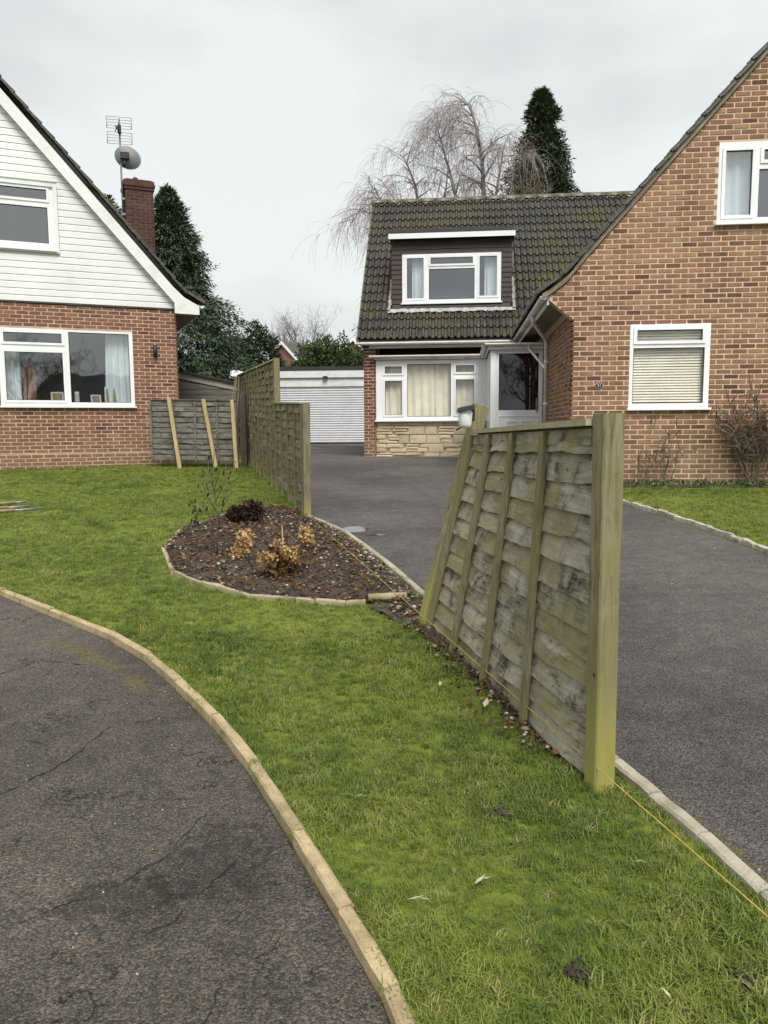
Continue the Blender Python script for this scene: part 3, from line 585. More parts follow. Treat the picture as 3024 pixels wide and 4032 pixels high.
# roofs: underlay boards then tiles
def slab(pts, n, th=0.03):
    n = Vector(n)*th; v = [Vector(p) for p in pts]+[Vector(p)-n for p in pts]; k = len(pts)
    m = MB(); m.add(v, [tuple(range(k)), tuple(range(2*k-1, k-1, -1))]+[(i, k+i, k+(i+1) % k, (i+1) % k) for i in range(k)]); return m
RD, RZ, ED, EZ = 9.68, 7.45, 6.0, 3.37                    # main ridge and eave (depth, height)
off = 0.035
mroof = slab([(-4.10,ED,EZ-off),(-0.45,ED,EZ-off),(3.3,RD,RZ-off),(-4.10,RD,RZ-off)], (0,-sp_,cp)).build('roof', M['felt'], RH)
m = slab([(-4.10,RD,RZ-off),(3.3,RD,RZ-off),(6.9,RD+3.66,EZ-off),(-4.10,RD+3.66,EZ-off)], (0,sp_,cp)); m.build('rear_roof', M['tile'], RH)
wroof = slab([(-0.47,-0.06,3.335),(-0.099,-0.06,vl(-0.099)+0.06),(-0.099,6.4,vl(-0.099)+0.06),(-0.47,6.0,3.335)], (-0.6,0,0.8)).add(*[]) if False else None
wr = MB()
for q in ([(-0.47,-0.06,3.33),(-0.47,5.98,3.33),(0.0,6.5,3.69),(0.0,-0.06,3.69)], [(0.0,-0.06,3.69),(0.0,6.5,3.69),(APX,9.9,3.69+P*APX+0.02),(APX,-0.06,3.69+P*APX+0.02)], [(APX,-0.06,7.515),(APX,9.9,7.515),(right_s+0.47,9.9,3.33),(right_s+0.47,-0.06,3.33)]):
    wr.add(q, [(0,3,2,1)])
wroof = wr.build('wing_roof', M['tile'], RH)
SL = (RD-ED)/cp
rows = int(SL/TG)
joined = MB(); joined_s = MB(); cnt = 0
for k in range(rows+1):
    u0 = k*TG; d0 = ED+u0*cp; z0 = EZ+u0*sp_
    n = math.ceil((max(-0.45+(d0-ED), -0.45)+0.35+4.10)/TW)
    for i in range(n):
        s0 = -4.10+i*TW; sc = s0+TW/2; zc = z0+TG*sp_*0.5
        if -3.36 < sc < -0.46 and 4.18 < zc < 5.86: continue
        if sc > -0.45+(d0-ED)+0.28: continue
        mt = axes((s0, d0, z0), (1,0,0), (0,cp,sp_), (0,-sp_,cp)) @ jitter()
        if k == rows: mt = mt @ Matrix.Diagonal((1, (SL-rows*TG)/TG, 1, 1))
        if cnt < 300: o = link('roof_tile', TILE, None, mroof); o.matrix_local = mt; cnt += 1
        else: joined.add([mt @ Vector(p) for p in TV], TF)
if joined.v: joined.build('roof_tile_courses', M['tile'], mroof, kind='stuff')
wst = MB()
for k in range(14):                                      # wing slope: first row on the sprocket, the rest on the main pitch
    if k == 0: o0, ey, ez = (-0.50,3.325), (0.80,0.60), (-0.60,0.80)
    else: o0, ey, ez = (-0.10+(k-1)*TG*cp, 3.605+(k-1)*TG*sp_), (cp, sp_), (-sp_, cp)
    for i in range(int((6.0+max(0, k-1)*0.22)/TW)+1):
        mt = axes((o0[0], -0.06+(i+1)*TW, o0[1]), (0,-1,0), (ey[0],0,ey[1]), (ez[0],0,ez[1])) @ jitter()
        wst.add([mt @ Vector(p) for p in TV], TF)
    for s in (1,):                                       # right slope, verge tiles only
        mt = axes((2*APX-o0[0], -0.06, o0[1]), (0,1,0), (-ey[0],0,ey[1]), (-ez[0],0,ez[1])) @ jitter(); wst.add([mt @ Vector(p) for p in TV], TF)
wst.build('roof_tile_courses', M['tile'], wroof, kind='stuff')
def half_round(L, r, n=8):
    m = MB(); v = []
    for y in (0, L):
        for k in range(n+1): a = math.pi*k/n; v.append((y, math.cos(a)*r, math.sin(a)*r*0.9))
    m.add(v, [(k, k+1, n+1+k+1, n+1+k) for k in range(n)]+[tuple(range(n+1)), tuple(range(2*n+1, n, -1))], True); return m
rme = half_round(0.44, 0.13).mesh('ridge_tile'); rme.materials.append(M['ridge'])
for i in range(17):
    o = link('ridge_tile', rme, None, mroof); o.location = (-4.12+i*0.45, RD, RZ-0.02+random.uniform(-.006,.006)); o.rotation_euler = (0, random.uniform(-.012,.012), 0)
bl = MB()
for i in range(70):                                      # mortar squeezed out under the ridge
    x = random.uniform(-4.1, 3.2); r = random.uniform(0.012, 0.03); c = Vector((x, RD-0.13-random.uniform(0,.02), RZ-0.06+random.uniform(-.03,.01)))
    bl.add([c+Vector(p)*r for p in ((-1.6,0,0),(1.6,0,0),(0,-1,0),(0,1,0),(0,0,1),(0,0,-1))], [(0,2,4),(2,1,4),(1,3,4),(3,0,4),(2,0,5),(1,2,5),(3,1,5),(0,3,5)])
bl.build('ridge_mortar', M['cement'], mroof, kind='stuff')
m = MB(); 
for a, b in (((ED,EZ),(RD,RZ)),): m.add([(-4.12,a[0],a[1]-0.09),(-4.12,b[0],b[1]-0.09),(-4.12,b[0],b[1]+0.02),(-4.12,a[0],a[1]+0.02),(-4.06,a[0],a[1]-0.09),(-4.06,b[0],b[1]-0.09),(-4.06,b[0],b[1]+0.02),(-4.06,a[0],a[1]+0.02)], [(0,1,2,3),(7,6,5,4),(0,4,5,1),(1,5,6,2),(2,6,7,3),(3,7,4,0)])
m.build('verge_board', M['barge_g'], RH)
# gable end of the main range, pier and recessed wall under the eave
WD = 6.25
me_ = plate([(WD,0.3),(13.2,0.3),(13.2,EZ-0.1),(RD,RZ-0.25),(WD,EZ-0.05)], [], lambda a, b, t: Vector((-3.98+t, a, b)), 0.2); gw = link('gable_wall', me_, M['mortar_l'], RH)
m = MB(); m.box(-3.976, -3.70, WD+0.004, WD+0.6, 0.3, 3.27); pier = m.build('pier', M['mortar_l'], RH)
lay_bricks(pier, M['brick_pier'], lambda z: -3.98, lambda z: -3.70, 0.33, 3.24, [], front(WD), lambda a, z: Vector((a+1.7, 18, z-1.3)).length, first=-3.98+BL/2)
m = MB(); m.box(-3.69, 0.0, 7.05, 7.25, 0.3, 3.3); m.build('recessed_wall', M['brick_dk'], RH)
m = MB(); m.box(-4.05, 0.0, 6.02, 7.04, 3.245, 3.262); m.build('soffit', M['felt'], RH)
m = MB(); m.box(-3.84, -1.09, 6.21, 6.235, 3.175, 3.244); m.build('fascia', M['pvc'], RH)
m = MB(); m.box(-4.06, -0.45, 6.03, 6.055, 3.263, 3.34); m.build('fascia', M['pvc_dirty'], RH)
G2 = gutter(RH, (-4.15, 5.965, 3.285), (-0.40, 5.965, 3.285), 'pvc_cream', 0.058, 4)
# front-room bay: window over stone-faced apron
bay_panes = [(-3.475,-3.065,2.585,2.757),(-3.475,-3.06,1.612,2.42),(-2.94,-1.91,1.567,2.802),(-1.798,-1.366,2.598,2.762),(-1.798,-1.362,1.616,2.434)]
bay = window(RH, -3.685, -1.06, 1.49, 2.90, WD-0.02, bay_panes, [bay_panes[0], bay_panes[1], bay_panes[3], bay_panes[4]], name='bay_window', glassm='pane_clear')
m = MB(); m.box(-3.69, -1.06, WD+0.02, WD+0.12, 0.35, 1.452); apron = m.build('stone_apron', M['stone_gap'], RH)
random.seed(5); z = 0.36
while z < 1.43:
    bh = random.choice([0.17, 0.21, 0.19]); bh = min(bh, 1.448-z); s = -3.688
    while s < -1.07:
        w = random.uniform(0.22, 0.42); e = min(s+w, -1.062)
        if random.random() < 0.45 or bh < 0.1: strips = [(z, bh)]
        else:
            nst = random.choice([2, 3]); strips = [(z+bh*i/nst, bh/nst) for i in range(nst)]
        for (q, h) in strips:
            dx = random.uniform(-.05,.05) if len(strips) > 1 else 0
            a0, a1, b0, b1 = max(-3.688, s+dx+0.006), min(-1.062, e+dx-0.006), q+0.006, q+h-0.006; pr = random.uniform(0.012, 0.034); e2 = 0.008
            if a1-a0 < 0.03: continue
            mm = MB(); y1 = WD+0.021; y0 = y1-pr; x = lambda: random.uniform(-.006,.006)
            v = [(a0,y1,b0),(a1,y1,b0),(a1,y1,b1),(a0,y1,b1),(a0+e2+x(),y0+x(),b0+e2),(a1-e2+x(),y0+x(),b0+e2+x()),(a1-e2+x(),y0+x(),b1-e2),(a0+e2+x(),y0+x(),b1-e2+x()),((a0+a1)/2+x(),y0-0.008,(b0+b1)/2+x())]
            mm.add(v, [(4,5,8),(5,6,8),(6,7,8),(7,4,8),(0,1,5,4),(1,2,6,5),(2,3,7,6),(3,0,4,7)]); mm.build('cladding_stone', M['stone'], apron)
        s = e
    z += bh
random.seed(21)
m = MB(); m.box(-3.75, -1.06, 6.12, 7.04, 2.955, 2.985); m.build('bay_roof', M['felt'], RH)
m = MB(); m.box(-3.72, -1.10, 6.13, 6.16, 2.905, 3.0); m.build('bay_fascia', M['pvc_dirty'], RH)
gutter(RH, (-3.83, 6.075, 2.995), (-1.14, 6.075, 2.995), 'pvc_cream', 0.05, 3)
room(RH, -3.6, -1.2, 1.5, 2.85, WD+0.05, 0.72)
curtain(RH, -3.66, -2.30, 1.52, 2.88, WD+0.13, 'pale net curtain drawn behind the left of the porch-side front window', 'net', 7, 0.03)
curtain(RH, -2.38, -1.10, 1.52, 2.88, WD+0.15, 'pale net curtain drawn behind the front window, porch end', 'net', 6, 0.03)
# porch
PD = 4.12
por = link('porch', plate(rect(-1.07, -0.003, 0.5, 2.93), [rect(-0.955, -0.035, 0.56, 2.865)], lambda a, b, t: Vector((a, PD+t, b)), 0.08), M['pvc'], RH)
link('porch_side', plate(rect(PD+0.082, WD-0.03, 0.5, 2.93), [rect(PD+0.17, PD+0.62, 1.6, 2.83)], lambda a, b, t: Vector((-1.07+t, a, b)), 0.06), M['pvc'], RH)
m = MB(); m.box(-1.045, -1.039, PD+0.165, PD+0.625, 1.595, 2.835); m.build('side_pane', M['glass_dark'], RH)
door = link('door', plate(rect(-0.953, -0.037, 0.575, 2.862), [rect(-0.90, -0.082, 1.66, 2.825)], lambda a, b, t: Vector((a, PD+0.02+t, b)), 0.05), M['pvc'], RH)
m = MB(); m.box(-0.905, -0.078, PD+0.048, PD+0.054, 1.655, 2.83); m.build('pane', M['glass_dark'], door)
link('moulding', plate(rect(-0.90, -0.082, 0.72, 1.545), [rect(-0.882, -0.10, 0.738, 1.527)], lambda a, b, t: Vector((a, PD+0.006+t, b)), 0.014), M['pvc'], door)
for a0, a1 in ((-0.745, -0.535), (-0.435, -0.225)):
    link('raised_panel', plate(rect(a0, a1, 0.80, 1.44), [rect(a0+0.03, a1-0.03, 0.83, 1.41)], lambda a, b, t: Vector((a, PD+0.002+t, b)), 0.018), M['pvc'], door)
m = MB(); m.tube([(-0.12,PD-0.01,1.70),(-0.12,PD-0.025,1.72),(-0.12,PD-0.025,1.86)], 0.010, 6); m.box(-0.135,-0.105,PD+0.0,PD+0.02,1.62,1.90); m.build('handle', M['metal'], door)
m = MB(); m.box(-1.16, -0.003, PD-0.09, 7.04, 2.99, 3.015); m.build('porch_roof', M['felt'], RH)
m = MB(); m.box(-1.13, -0.003, PD-0.075, PD-0.05, 2.90, 3.03); m.box(-1.13, -1.105, PD-0.05, 6.13, 2.90, 3.03); m.build('porch_fascia', M['pvc_dirty'], RH)
gutter(RH, (-1.20, PD-0.13, 3.02), (-0.01, PD-0.13, 3.02), 'pvc_cream', 0.05, 2); gutter(RH, (-1.19, 6.05, 3.0), (-1.19, PD-0.1, 3.015), 'pvc_cream', 0.05, 2, (True, False))
m = MB(); m.box(-1.0, -0.04, PD+0.1, 6.9, 0.45, 0.56); m.build('porch_floor', M['room'], RH)
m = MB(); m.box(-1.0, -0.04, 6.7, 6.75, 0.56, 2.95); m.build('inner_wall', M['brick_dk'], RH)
m = MB(); m.tube([(-0.11,PD+0.25,2.55),(-0.11,PD+0.25,2.30)], 0.02, 8); m.build('porch_lamp_tube', M['pvc'], RH)
# downpipes
m = MB(); m.tube([(-0.44,1.9,3.25),(-0.42,1.95,3.17),(-0.10,2.95,2.98),(-0.06,3.05,2.90),(-0.06,3.05,0.4)], 0.034, 8); m.build('downpipe', M['pvc_cream'], RH)
for z in (2.55, 1.75, 0.9): m = MB(); m.tube([(-0.06,3.05,z-0.03),(-0.06,3.05,z+0.03)], 0.042, 8); m.box(-0.07,-0.004,3.02,3.08,z-0.012,z+0.012); m.build('pipe_clip', M['pvc_cream'], RH)
m = MB(); m.tube([(-0.30,PD-0.13,2.97),(-0.30,PD-0.13,2.90),(-0.07,3.12,2.45),(-0.06,3.07,2.40)], 0.03, 8); m.build('porch_pipe', M['pvc_cream'], RH)
# wing windows
pl = [(0.955,1.925,2.595,2.765),(0.912,1.962,1.66,2.495)]
window(RH, WIN_L[0], WIN_L[1], 1.592, 2.858, -0.004, pl, [pl[0]], glassm='pane_clear')
room(RH, 0.9, 2.0, 1.62, 2.83, 0.0, 1.4)
pu = [(2.150,2.535,4.395,5.32),(2.685,3.55,5.165,5.318),(2.635,3.62,4.365,5.045),(3.75,4.15,4.395,5.32)]
window(RH, WIN_U[0], 4.25, 4.292, 5.435, -0.004, [pu[0], pu[1], pu[2], pu[3]], [pu[0], pu[1], pu[3]])
m = MB(); m.box(4.251, 4.75, 0.0, 0.1, 4.292, 5.435); m.build('window_panel', M['pvc'], RH)
room(RH, 2.1, 4.2, 4.32, 5.4, 0.0, 1.6)
curtain(RH, 2.09, 2.60, 4.31, 5.42, 0.16, 'white curtain in the upstairs gable window at the right edge', 'curtain', 3, 0.03, 0.05)
bl_ = empty('venetian_blind', tuple(world_of(RH, (1.437, 0.095, 1.62))), R(-5.5), 'closed slatted blind in the ground floor window of the gable', 'blind')
bme = MB(); bme.add([(-0.56,-0.012,-0.018),(0.56,-0.012,-0.018),(0.56,0.012,0.024),(-0.56,0.012,0.024),(-0.56,-0.006,0.004),(0.56,-0.006,0.004)], [(0,1,5,4),(4,5,2,3)]); bmm = bme.mesh('slat'); bmm.materials.append(M['blind'])
for i in range(29): o = link('slat', bmm, None, bl_); o.location = (0, 0, i*0.0415); o.rotation_euler = (random.uniform(-.06,.06), random.uniform(-.002,.002), 0)
m = MB(); m.box(-0.57, 0.57, -0.02, 0.02, 1.205, 1.245); m.build('head_rail', M['blind'], bl_)
# dormer
DD = 6.74
dorm = MB(); dorm.add([(-3.34,DD+0.02,4.12),(-0.48,DD+0.02,4.12),(-0.48,DD+0.02,5.80),(-3.34,DD+0.02,5.80),(-3.34,8.3,5.80),(-0.48,8.3,5.80),(-3.34,8.3,5.75),(-0.48,8.3,5.75)], [(0,3,4,6),(1,7,5,2)])
dorm = dorm.build('dormer', M['clad'], RH)
dp = [(-2.975,-2.57,4.39,5.335),(-2.41,-1.40,5.18,5.338),(-2.445,-1.36,4.36,5.075),(-1.248,-0.835,4.42,5.342)]
DW = (-3.085, -0.736, 4.285, 5.44)
link('dormer_front', plate([(-3.34,4.12),(-0.48,4.12),(-0.48,5.80),(-3.34,5.80)], [rect(*DW)], lambda a, b, t: Vector((a, DD+t, b)), 0.06), M['clad'], RH)
z = 4.16; 
while z < 5.74:
    for a0, a1 in ((-3.34, -0.48),):
        segs = [(a0, a1)] if (z+0.1 < DW[2] or z > DW[3]-0.02) else [(a0, DW[0]-0.002), (DW[1]+0.002, a1)]
        for s0, s1 in segs:
            m = MB(); m.add([(s0,DD-0.022,z),(s1,DD-0.022,z),(s1,DD-0.006,z+0.112),(s0,DD-0.006,z+0.112),(s0,DD-0.001,z),(s1,DD-0.001,z),(s1,DD-0.001,z+0.112),(s0,DD-0.001,z+0.112)], [(0,1,2,3),(0,4,5,1),(0,3,7,4),(1,5,6,2),(3,2,6,7)]); m.build('cladding_board', M['clad'], dorm)
    z += 0.115
dwin = window(RH, DW[0], DW[1], DW[2], DW[3], DD-0.02, dp, [dp[0], dp[1], dp[3]], sill=True)
room(RH, -3.0, -0.8, 4.3, 5.4, DD, 1.0)
curtain(RH, -2.86, -2.55, 4.36, 5.40, DD+0.14, 'white curtain on the left side of the dormer window', 'curtain', 3, 0.025)
curtain(RH, -1.12, -0.80, 4.36, 5.40, DD+0.14, 'white curtain on the right side of the dormer window', 'curtain', 3, 0.025)
m = MB(); m.box(-3.40, -0.42, DD-0.19, DD-0.165, 5.755, 5.872); m.build('fascia', M['pvc'], dorm)
m = MB(); m.box(-3.39, -0.43, DD-0.164, 8.45, 5.80, 5.885); m.build('flat_roof', M['felt'], dorm)
m = MB(); m.box(-3.37, -0.45, DD-0.10, 8.5, 5.886, 5.99); m.build('roof_upstand', M['lead'], dorm)
m = MB(); m.add([(-3.3,DD-0.035,4.245),(-0.52,DD-0.035,4.245),(-0.52,DD-0.16,4.10),(-3.3,DD-0.16,4.10)], [(0,3,2,1)]); m.build('lead_apron', M['lead'], dorm)
m = MB(); N = 60; v = []                                  # ragged cement fillet at the foot of the dormer
for i in range(N+1):
    s = -3.42+i*(3.02/N); v += [(s, DD-0.155+0.0, 4.135+random.uniform(-.008,.008)), (s, DD-0.20, 4.095+random.uniform(-.02,.02)), (s, DD-0.235+random.uniform(-.02,.02), 4.045+random.uniform(-.02,.015))]
m.add(v, [(3*i+j, 3*i+3+j, 3*i+4+j, 3*i+1+j) for i in range(N) for j in range(2)])
for s in (-3.385, -0.435):
    for i in range(14):
        u = i/14; d0 = DD-0.16+u*0.75; z0 = 4.12+u*0.75*P+random.uniform(-.02,.02)
        m.box(s-0.03+random.uniform(-.012,.012), s+0.03+random.uniform(-.012,.012), d0-0.07, d0+0.05, z0-0.02, z0+0.045)
m.build('cement_flashing', M['cement'], dorm)
# house number
pq = empty('house_number_plaque', tuple(world_of(RH, (0.412, -0.012, 1.937))), R(-5.5), 'small oval black house number plaque reading 31 on the gable wall', 'number plaque')
def disc(rx, rz, y0, y1, n=28):
    m = MB(); v = [(math.cos(2*math.pi*k/n)*rx, y, math.sin(2*math.pi*k/n)*rz) for y in (y0, y1) for k in range(n)]
    m.add(v, [tuple(range(n)), tuple(range(2*n-1, n-1, -1))]+[(k, n+k, n+(k+1) % n, (k+1) % n) for k in range(n)]); return m
disc(0.064, 0.046, -0.006, 0.006).build('rim', M['frame_w'], pq); disc(0.058, 0.040, -0.009, -0.0065).build('face', M['black'], pq)
def text(name, body, size, parent, loc, rot, mat):
    cu = bpy.data.curves.new(name, 'FONT'); cu.body = body; cu.size = size; cu.align_x = 'CENTER'; cu.align_y = 'CENTER'; cu.extrude = 0.001
    t = bpy.data.objects.new(name, cu); C.objects.link(t); bpy.context.view_layer.update()
    me = bpy.data.meshes.new_from_object(t.evaluated_get(bpy.context.evaluated_depsgraph_get())); bpy.data.objects.remove(t)
    me.materials.clear(); me.materials.append(mat); o = link(name, me, None, parent); o.location = loc; o.rotation_euler = rot; return o
text('digits', '31', 0.062, pq, (0, -0.0105, 0), (math.pi/2, 0, 0), M['frame_w'])

# ================================================================ LEFT HOUSE
LP = 1.133; lA = math.atan(LP); lc, ls = math.cos(lA), math.sin(lA); LX = -3.9
LZ = lambda s: 3.912-LP*(s+0.041)                         # lower edge of the verge board
LWL = (-3.385, -0.892, 1.79, 3.29); LWU = (-5.5, -2.24, 4.78, 6.02)
lw = link('wall', plate([(-7.78,0.2),(-0.02,0.2),(-0.02,3.84),(-7.78,3.84)], [rect(*LWL)], lambda a, b, t: Vector((a, t, b)), 0.22), M['mortar_l'], LH)
cl_ = camd(LH)
lay_bricks(lw, M['brick_l'], lambda z: -7.8 if z > 0.85 else -7.8, lambda z: 0.0, 0.33, 3.80, [LWL], front(0.0), lambda a, z: (Vector((a, 0, z))-cl_).length if (a > -3.5 and z > 1.0 and not (a > -0.85 and z < 1.9)) else None, first=-0.11)
m = MB(); m.box(-7.8, 0.014, -0.03, -0.004, 0.3, 0.835); pl_ = m.build('plinth', M['mortar_l'], LH)
lay_bricks(pl_, M['brick_l'], lambda z: -7.8, lambda z: 0.014, 0.38, 0.83, [], front(-0.03), lambda a, z: None, first=-0.2)
m = MB(); m.box(-0.24, -0.004, 0.23, 8.6, 0.3, 3.84); sw = m.build('side_wall', M['mortar_l'], LH)
lay_bricks(sw, M['brick_l'], lambda z: 0.0, lambda z: 8.6, 0.33, 3.75, [], side_r(0.0), lambda a, z: None)
# boarded gable
ap = LZ(LX)
gb = link('gable', plate([(-0.0,3.845),(LX,ap+0.02),(-7.8,3.845)], [rect(*LWU)], lambda a, b, t: Vector((a, 0.012+t, b)), 0.1), M['siding'], LH)
z = 3.80
while z < ap-0.1:
    h = 0.128; smax = min(-0.041-(z+h*0.4-3.912)/LP+0.06, 0.02); smin = 2*LX-smax
    segs = [(smin, smax)] if (z+h < LWU[2]-0.04 or z > LWU[3]+0.04) else [(smin, LWU[0]-0.05), (LWU[1]+0.055, smax)]
    for s0, s1 in segs:
        if s1-s0 < 0.05: continue
        m = MB(); q = [(-0.013, 0.0), (-0.015, 0.006), (-0.010, h*0.80), (-0.004, h*0.94), (0.004, h)]; v = []
        for s in (s0, s1): v += [(s, y, z+b) for y, b in q]+[(s, 0.011, z+h), (s, 0.011, z)]
        m.add(v, [(i, 7+i, 7+(i+1) % 7, (i+1) % 7) for i in range(7)]+[tuple(range(7)), tuple(range(13, 6, -1))]); m.build('siding_board', M['siding'], gb)
    z += h
m = MB(); N = 46; v = []
for i in range(N+1):
    s = -7.8+i*(7.78/N); v += [(s, -0.026, 3.815), (s, -0.030, 3.785+random.uniform(-.012,.008)), (s, -0.004, 3.77+random.uniform(-.02,.01))]
m.add(v, [(3*i+j, 3*i+3+j, 3*i+4+j, 3*i+1+j) for i in range(N) for j in range(2)]); m.build('flashing', M['lead'], LH)
lup = [(-3.9,-2.375,5.745,5.945),(-3.9,-2.375,4.93,5.61),(-5.35,-4.05,4.93,5.945)]
window(LH, LWU[0]+0.02, LWU[1]-0.02, LWU[2]+0.03, LWU[3]-0.02, -0.01, lup, [lup[0]], proud=0.0)
link('window_trim', plate(rect(LWU[0]-0.05, LWU[1]+0.05, LWU[2]-0.03, LWU[3]+0.035), [rect(LWU[0]+0.025, LWU[1]-0.025, LWU[2]+0.035, LWU[3]-0.025)], lambda a, b, t: Vector((a, -0.05+t, b)), 0.03), M['barge_w'], LH)
room(LH, -5.4, -2.3, 4.85, 6.0, 0.02, 1.6)
llp = [(-3.282,-2.234,3.02,3.212),(-3.283,-2.232,1.895,2.84),(-2.112,-0.965,1.86,3.25)]
window(LH, LWL[0], LWL[1], LWL[2], LWL[3], -0.004, llp, [llp[0], llp[1]], glassm='glass')
room(LH, -3.3, -0.95, 1.85, 3.25, 0.0, 2.6)
curtain(LH, -1.40, -0.92, 1.80, 3.28, 0.22, 'white curtain at the right end of the wide red brick house window', 'curtain', 4, 0.04, 0.1)
curtain(LH, -3.36, -3.02, 1.84, 3.0, 0.24, 'white curtain at the left end of the wide red brick house window', 'curtain', 3, 0.04)
curtain(LH, -3.0, -2.74, 1.80, 2.62, 0.30, 'crumpled orange cloth hanging inside the wide ground floor window', 'orange_cloth', 3, 0.05)
m = MB(); m.box(-3.36, -0.92, 0.08, 0.42, 1.79, 1.825); m.build('inner_sill', M['frame_w'], LH)
def picture(s0, s1, h, d, lab, tilt=0.12):
    e = empty('picture_frame', tuple(world_of(LH, ((s0+s1)/2, d, 1.826))), R(23), lab, 'picture frame', 'frames on the window sill')
    w = (s1-s0)/2; f = link('frame', plate(rect(-w, w, 0.0, h), [rect(-w+0.03, w-0.03, 0.03, h-0.03)], lambda a, b, t: Vector((a, b*tilt+t, b)), 0.02), M['frame_w'], e)
    m = MB(); m.add([(-w+0.03,0.012+0.03*tilt,0.03),(w-0.03,0.012+0.03*tilt,0.03),(w-0.03,0.012+(h-0.03)*tilt,h-0.03),(-w+0.03,0.012+(h-0.03)*tilt,h-0.03)], [(0,1,2,3)]); m.build('picture', M['card_gold'], e)
picture(-2.49, -2.25, 0.25, 0.2, 'small pale picture frame on the sill behind the opening pane')
picture(-1.737, -1.537, 0.20, 0.2, 'smallest picture frame on the sill behind the big pane')
picture(-1.464, -1.169, 0.36, 0.2, 'largest tan picture frame on the sill beside the white curtain')
def lathe(prof, n=14):
    m = MB(); v = [(r*math.cos(2*math.pi*k/n), r*math.sin(2*math.pi*k/n), z) for r, z in prof for k in range(n)]
    m.add(v, [(i*n+k, i*n+(k+1) % n, (i+1)*n+(k+1) % n, (i+1)*n+k) for i in range(len(prof)-1) for k in range(n)], True); return m
o = lathe([(0.0,0),(0.045,0),(0.05,0.02),(0.046,0.2),(0.05,0.25),(0.04,0.26),(0.038,0.05),(0,0.04)]).build('vase', M['frame_w'], label='slim white vase on the sill left of the smallest frame', cat='vase'); o.location = world_of(LH, (-2.0, 0.2, 1.826))
# verge board, eave box, soffit, tiles of the left house
for sg in (1, -1):
    fx = (lambda s: s) if sg == 1 else (lambda s: 2*LX-s)
    n = 3
    for i in range(n):
        sa, sb = -0.041+(LX+0.041)*i/n, -0.041+(LX+0.041)*(i+1)/n
        v = [(fx(sa),-0.15,LZ(sa)),(fx(sb),-0.15,LZ(sb)),(fx(sb),-0.15,LZ(sb)+0.305),(fx(sa),-0.15,LZ(sa)+0.305)]; v += [(x, -0.125, zz) for x, y, zz in v]
        m = MB(); m.add(v, [(0,1,2,3),(7,6,5,4),(0,4,5,1),(1,5,6,2),(2,6,7,3),(3,7,4,0)]); m.build('barge_board', M['barge_w'], LH)
    link('barge_end', plate([(-0.041,3.70),(0.45,3.69),(0.45,3.875),(0.16,4.03),(-0.041,4.217),(-0.041,3.912)], [], lambda a, b, t: Vector((fx(a), -0.158+t, b)), 0.034), M['barge_w'], LH)
    v = [(fx(-0.041),-0.124,LZ(-0.041)+0.03),(fx(LX),-0.124,LZ(LX)+0.03),(fx(LX),0.01,LZ(LX)+0.03),(fx(-0.041),0.01,LZ(-0.041)+0.03)]
    m = MB(); m.add(v, [(0,1,2,3)]); m.build('verge_soffit', M['barge_w'], LH)
m = MB(); m.box(0.0, 0.44, -0.12, 8.7, 3.69, 3.71); m.build('soffit', M['soffit'], LH)
m = MB(); m.box(0.445, 0.47, -0.12, 8.7, 3.70, 3.90); m.build('fascia', M['pvc_dirty'], LH)
gutter(LH, (0.525, -0.13, 3.885), (0.525, 8.7, 3.885), 'pvc', 0.056, 8)
le0, lz0 = 0.50, 3.93
lroof = MB()
for fx in ((lambda s: s), (lambda s: 2*LX-s)):
    lroof.add([(fx(le0),-0.17,lz0-0.03),(fx(0.10),-0.17,4.17),(fx(0.10),8.7,4.17),(fx(le0),8.7,lz0-0.03)], [(0,1,2,3)]); lroof.add([(fx(0.10),-0.17,4.17),(fx(LX),-0.17,4.17+LP*(0.10-LX)),(fx(LX),8.7,4.17+LP*(0.10-LX)),(fx(0.10),8.7,4.17)], [(0,1,2,3)])
lroof = lroof.build('roof', M['tile'], LH)
lst = MB()
for k in range(19):
    if k == 0: o0, ey, ez = (le0+0.03, lz0-0.02), (-0.84,0.54), (0.54,0.84)
    else: o0, ey, ez = (0.16-(k-1)*TG*lc, 4.125+(k-1)*TG*ls), (-lc, ls), (ls, lc)
    if o0[0] < LX+0.1: break
    for i in range(29):
        mt = axes((o0[0], -0.18+i*TW, o0[1]), (0,1,0), (ey[0],0,ey[1]), (ez[0],0,ez[1])) @ jitter()
        if i < 3: o = link('roof_tile', TILE, None, lroof); o.matrix_local = mt
        else: lst.add([mt @ Vector(p) for p in TV], TF)
lst.build('roof_tile_courses', M['tile'], lroof, kind='stuff')
for i in range(20): o = link('ridge_tile', rme, None, lroof); o.location = (LX, -0.18+i*0.45, 4.17+LP*(0.10-LX)+0.0); o.rotation_euler = (0, 0, math.pi/2)
# chimney
ch = MB(); cs0, cs1, cd0, cd1 = -0.66, -0.03, 2.75, 3.35
ch.box(cs0, cs1, cd0, cd1, 3.6, 7.02); ch = ch.build('chimney', M['mortar_dk'], LH)
lay_bricks(ch, M['brick_dk'], lambda z: cs0, lambda z: cs1, 4.5, 7.0, [], front(cd0), lambda a, z: None, first=cs0+0.1, stuff_name='chimney_bricks')
lay_bricks(ch, M['brick_dk'], lambda z: cd0, lambda z: cd1, 4.5, 7.0, [], side_r(cs1), lambda a, z: None, first=cd0+0.1, stuff_name='chimney_bricks')
lay_bricks(ch, M['brick_dk'], lambda z: cd0, lambda z: cd1, 4.5, 7.0, [], side_l(cs0), lambda a, z: None, first=cd0+0.1, stuff_name='chimney_bricks')
m = MB()
for k, (e, z0, z1) in enumerate(((0.03, 6.92, 6.985), (0.05, 6.99, 7.06), (0.03, 7.065, 7.13), (-0.02, 7.131, 7.16))): m.box(cs0-e, cs1+e, cd0-e, cd1+e, z0, z1, rnd=0.1*k)
m.build('chimney_cap', M['brick_dk'], ch)
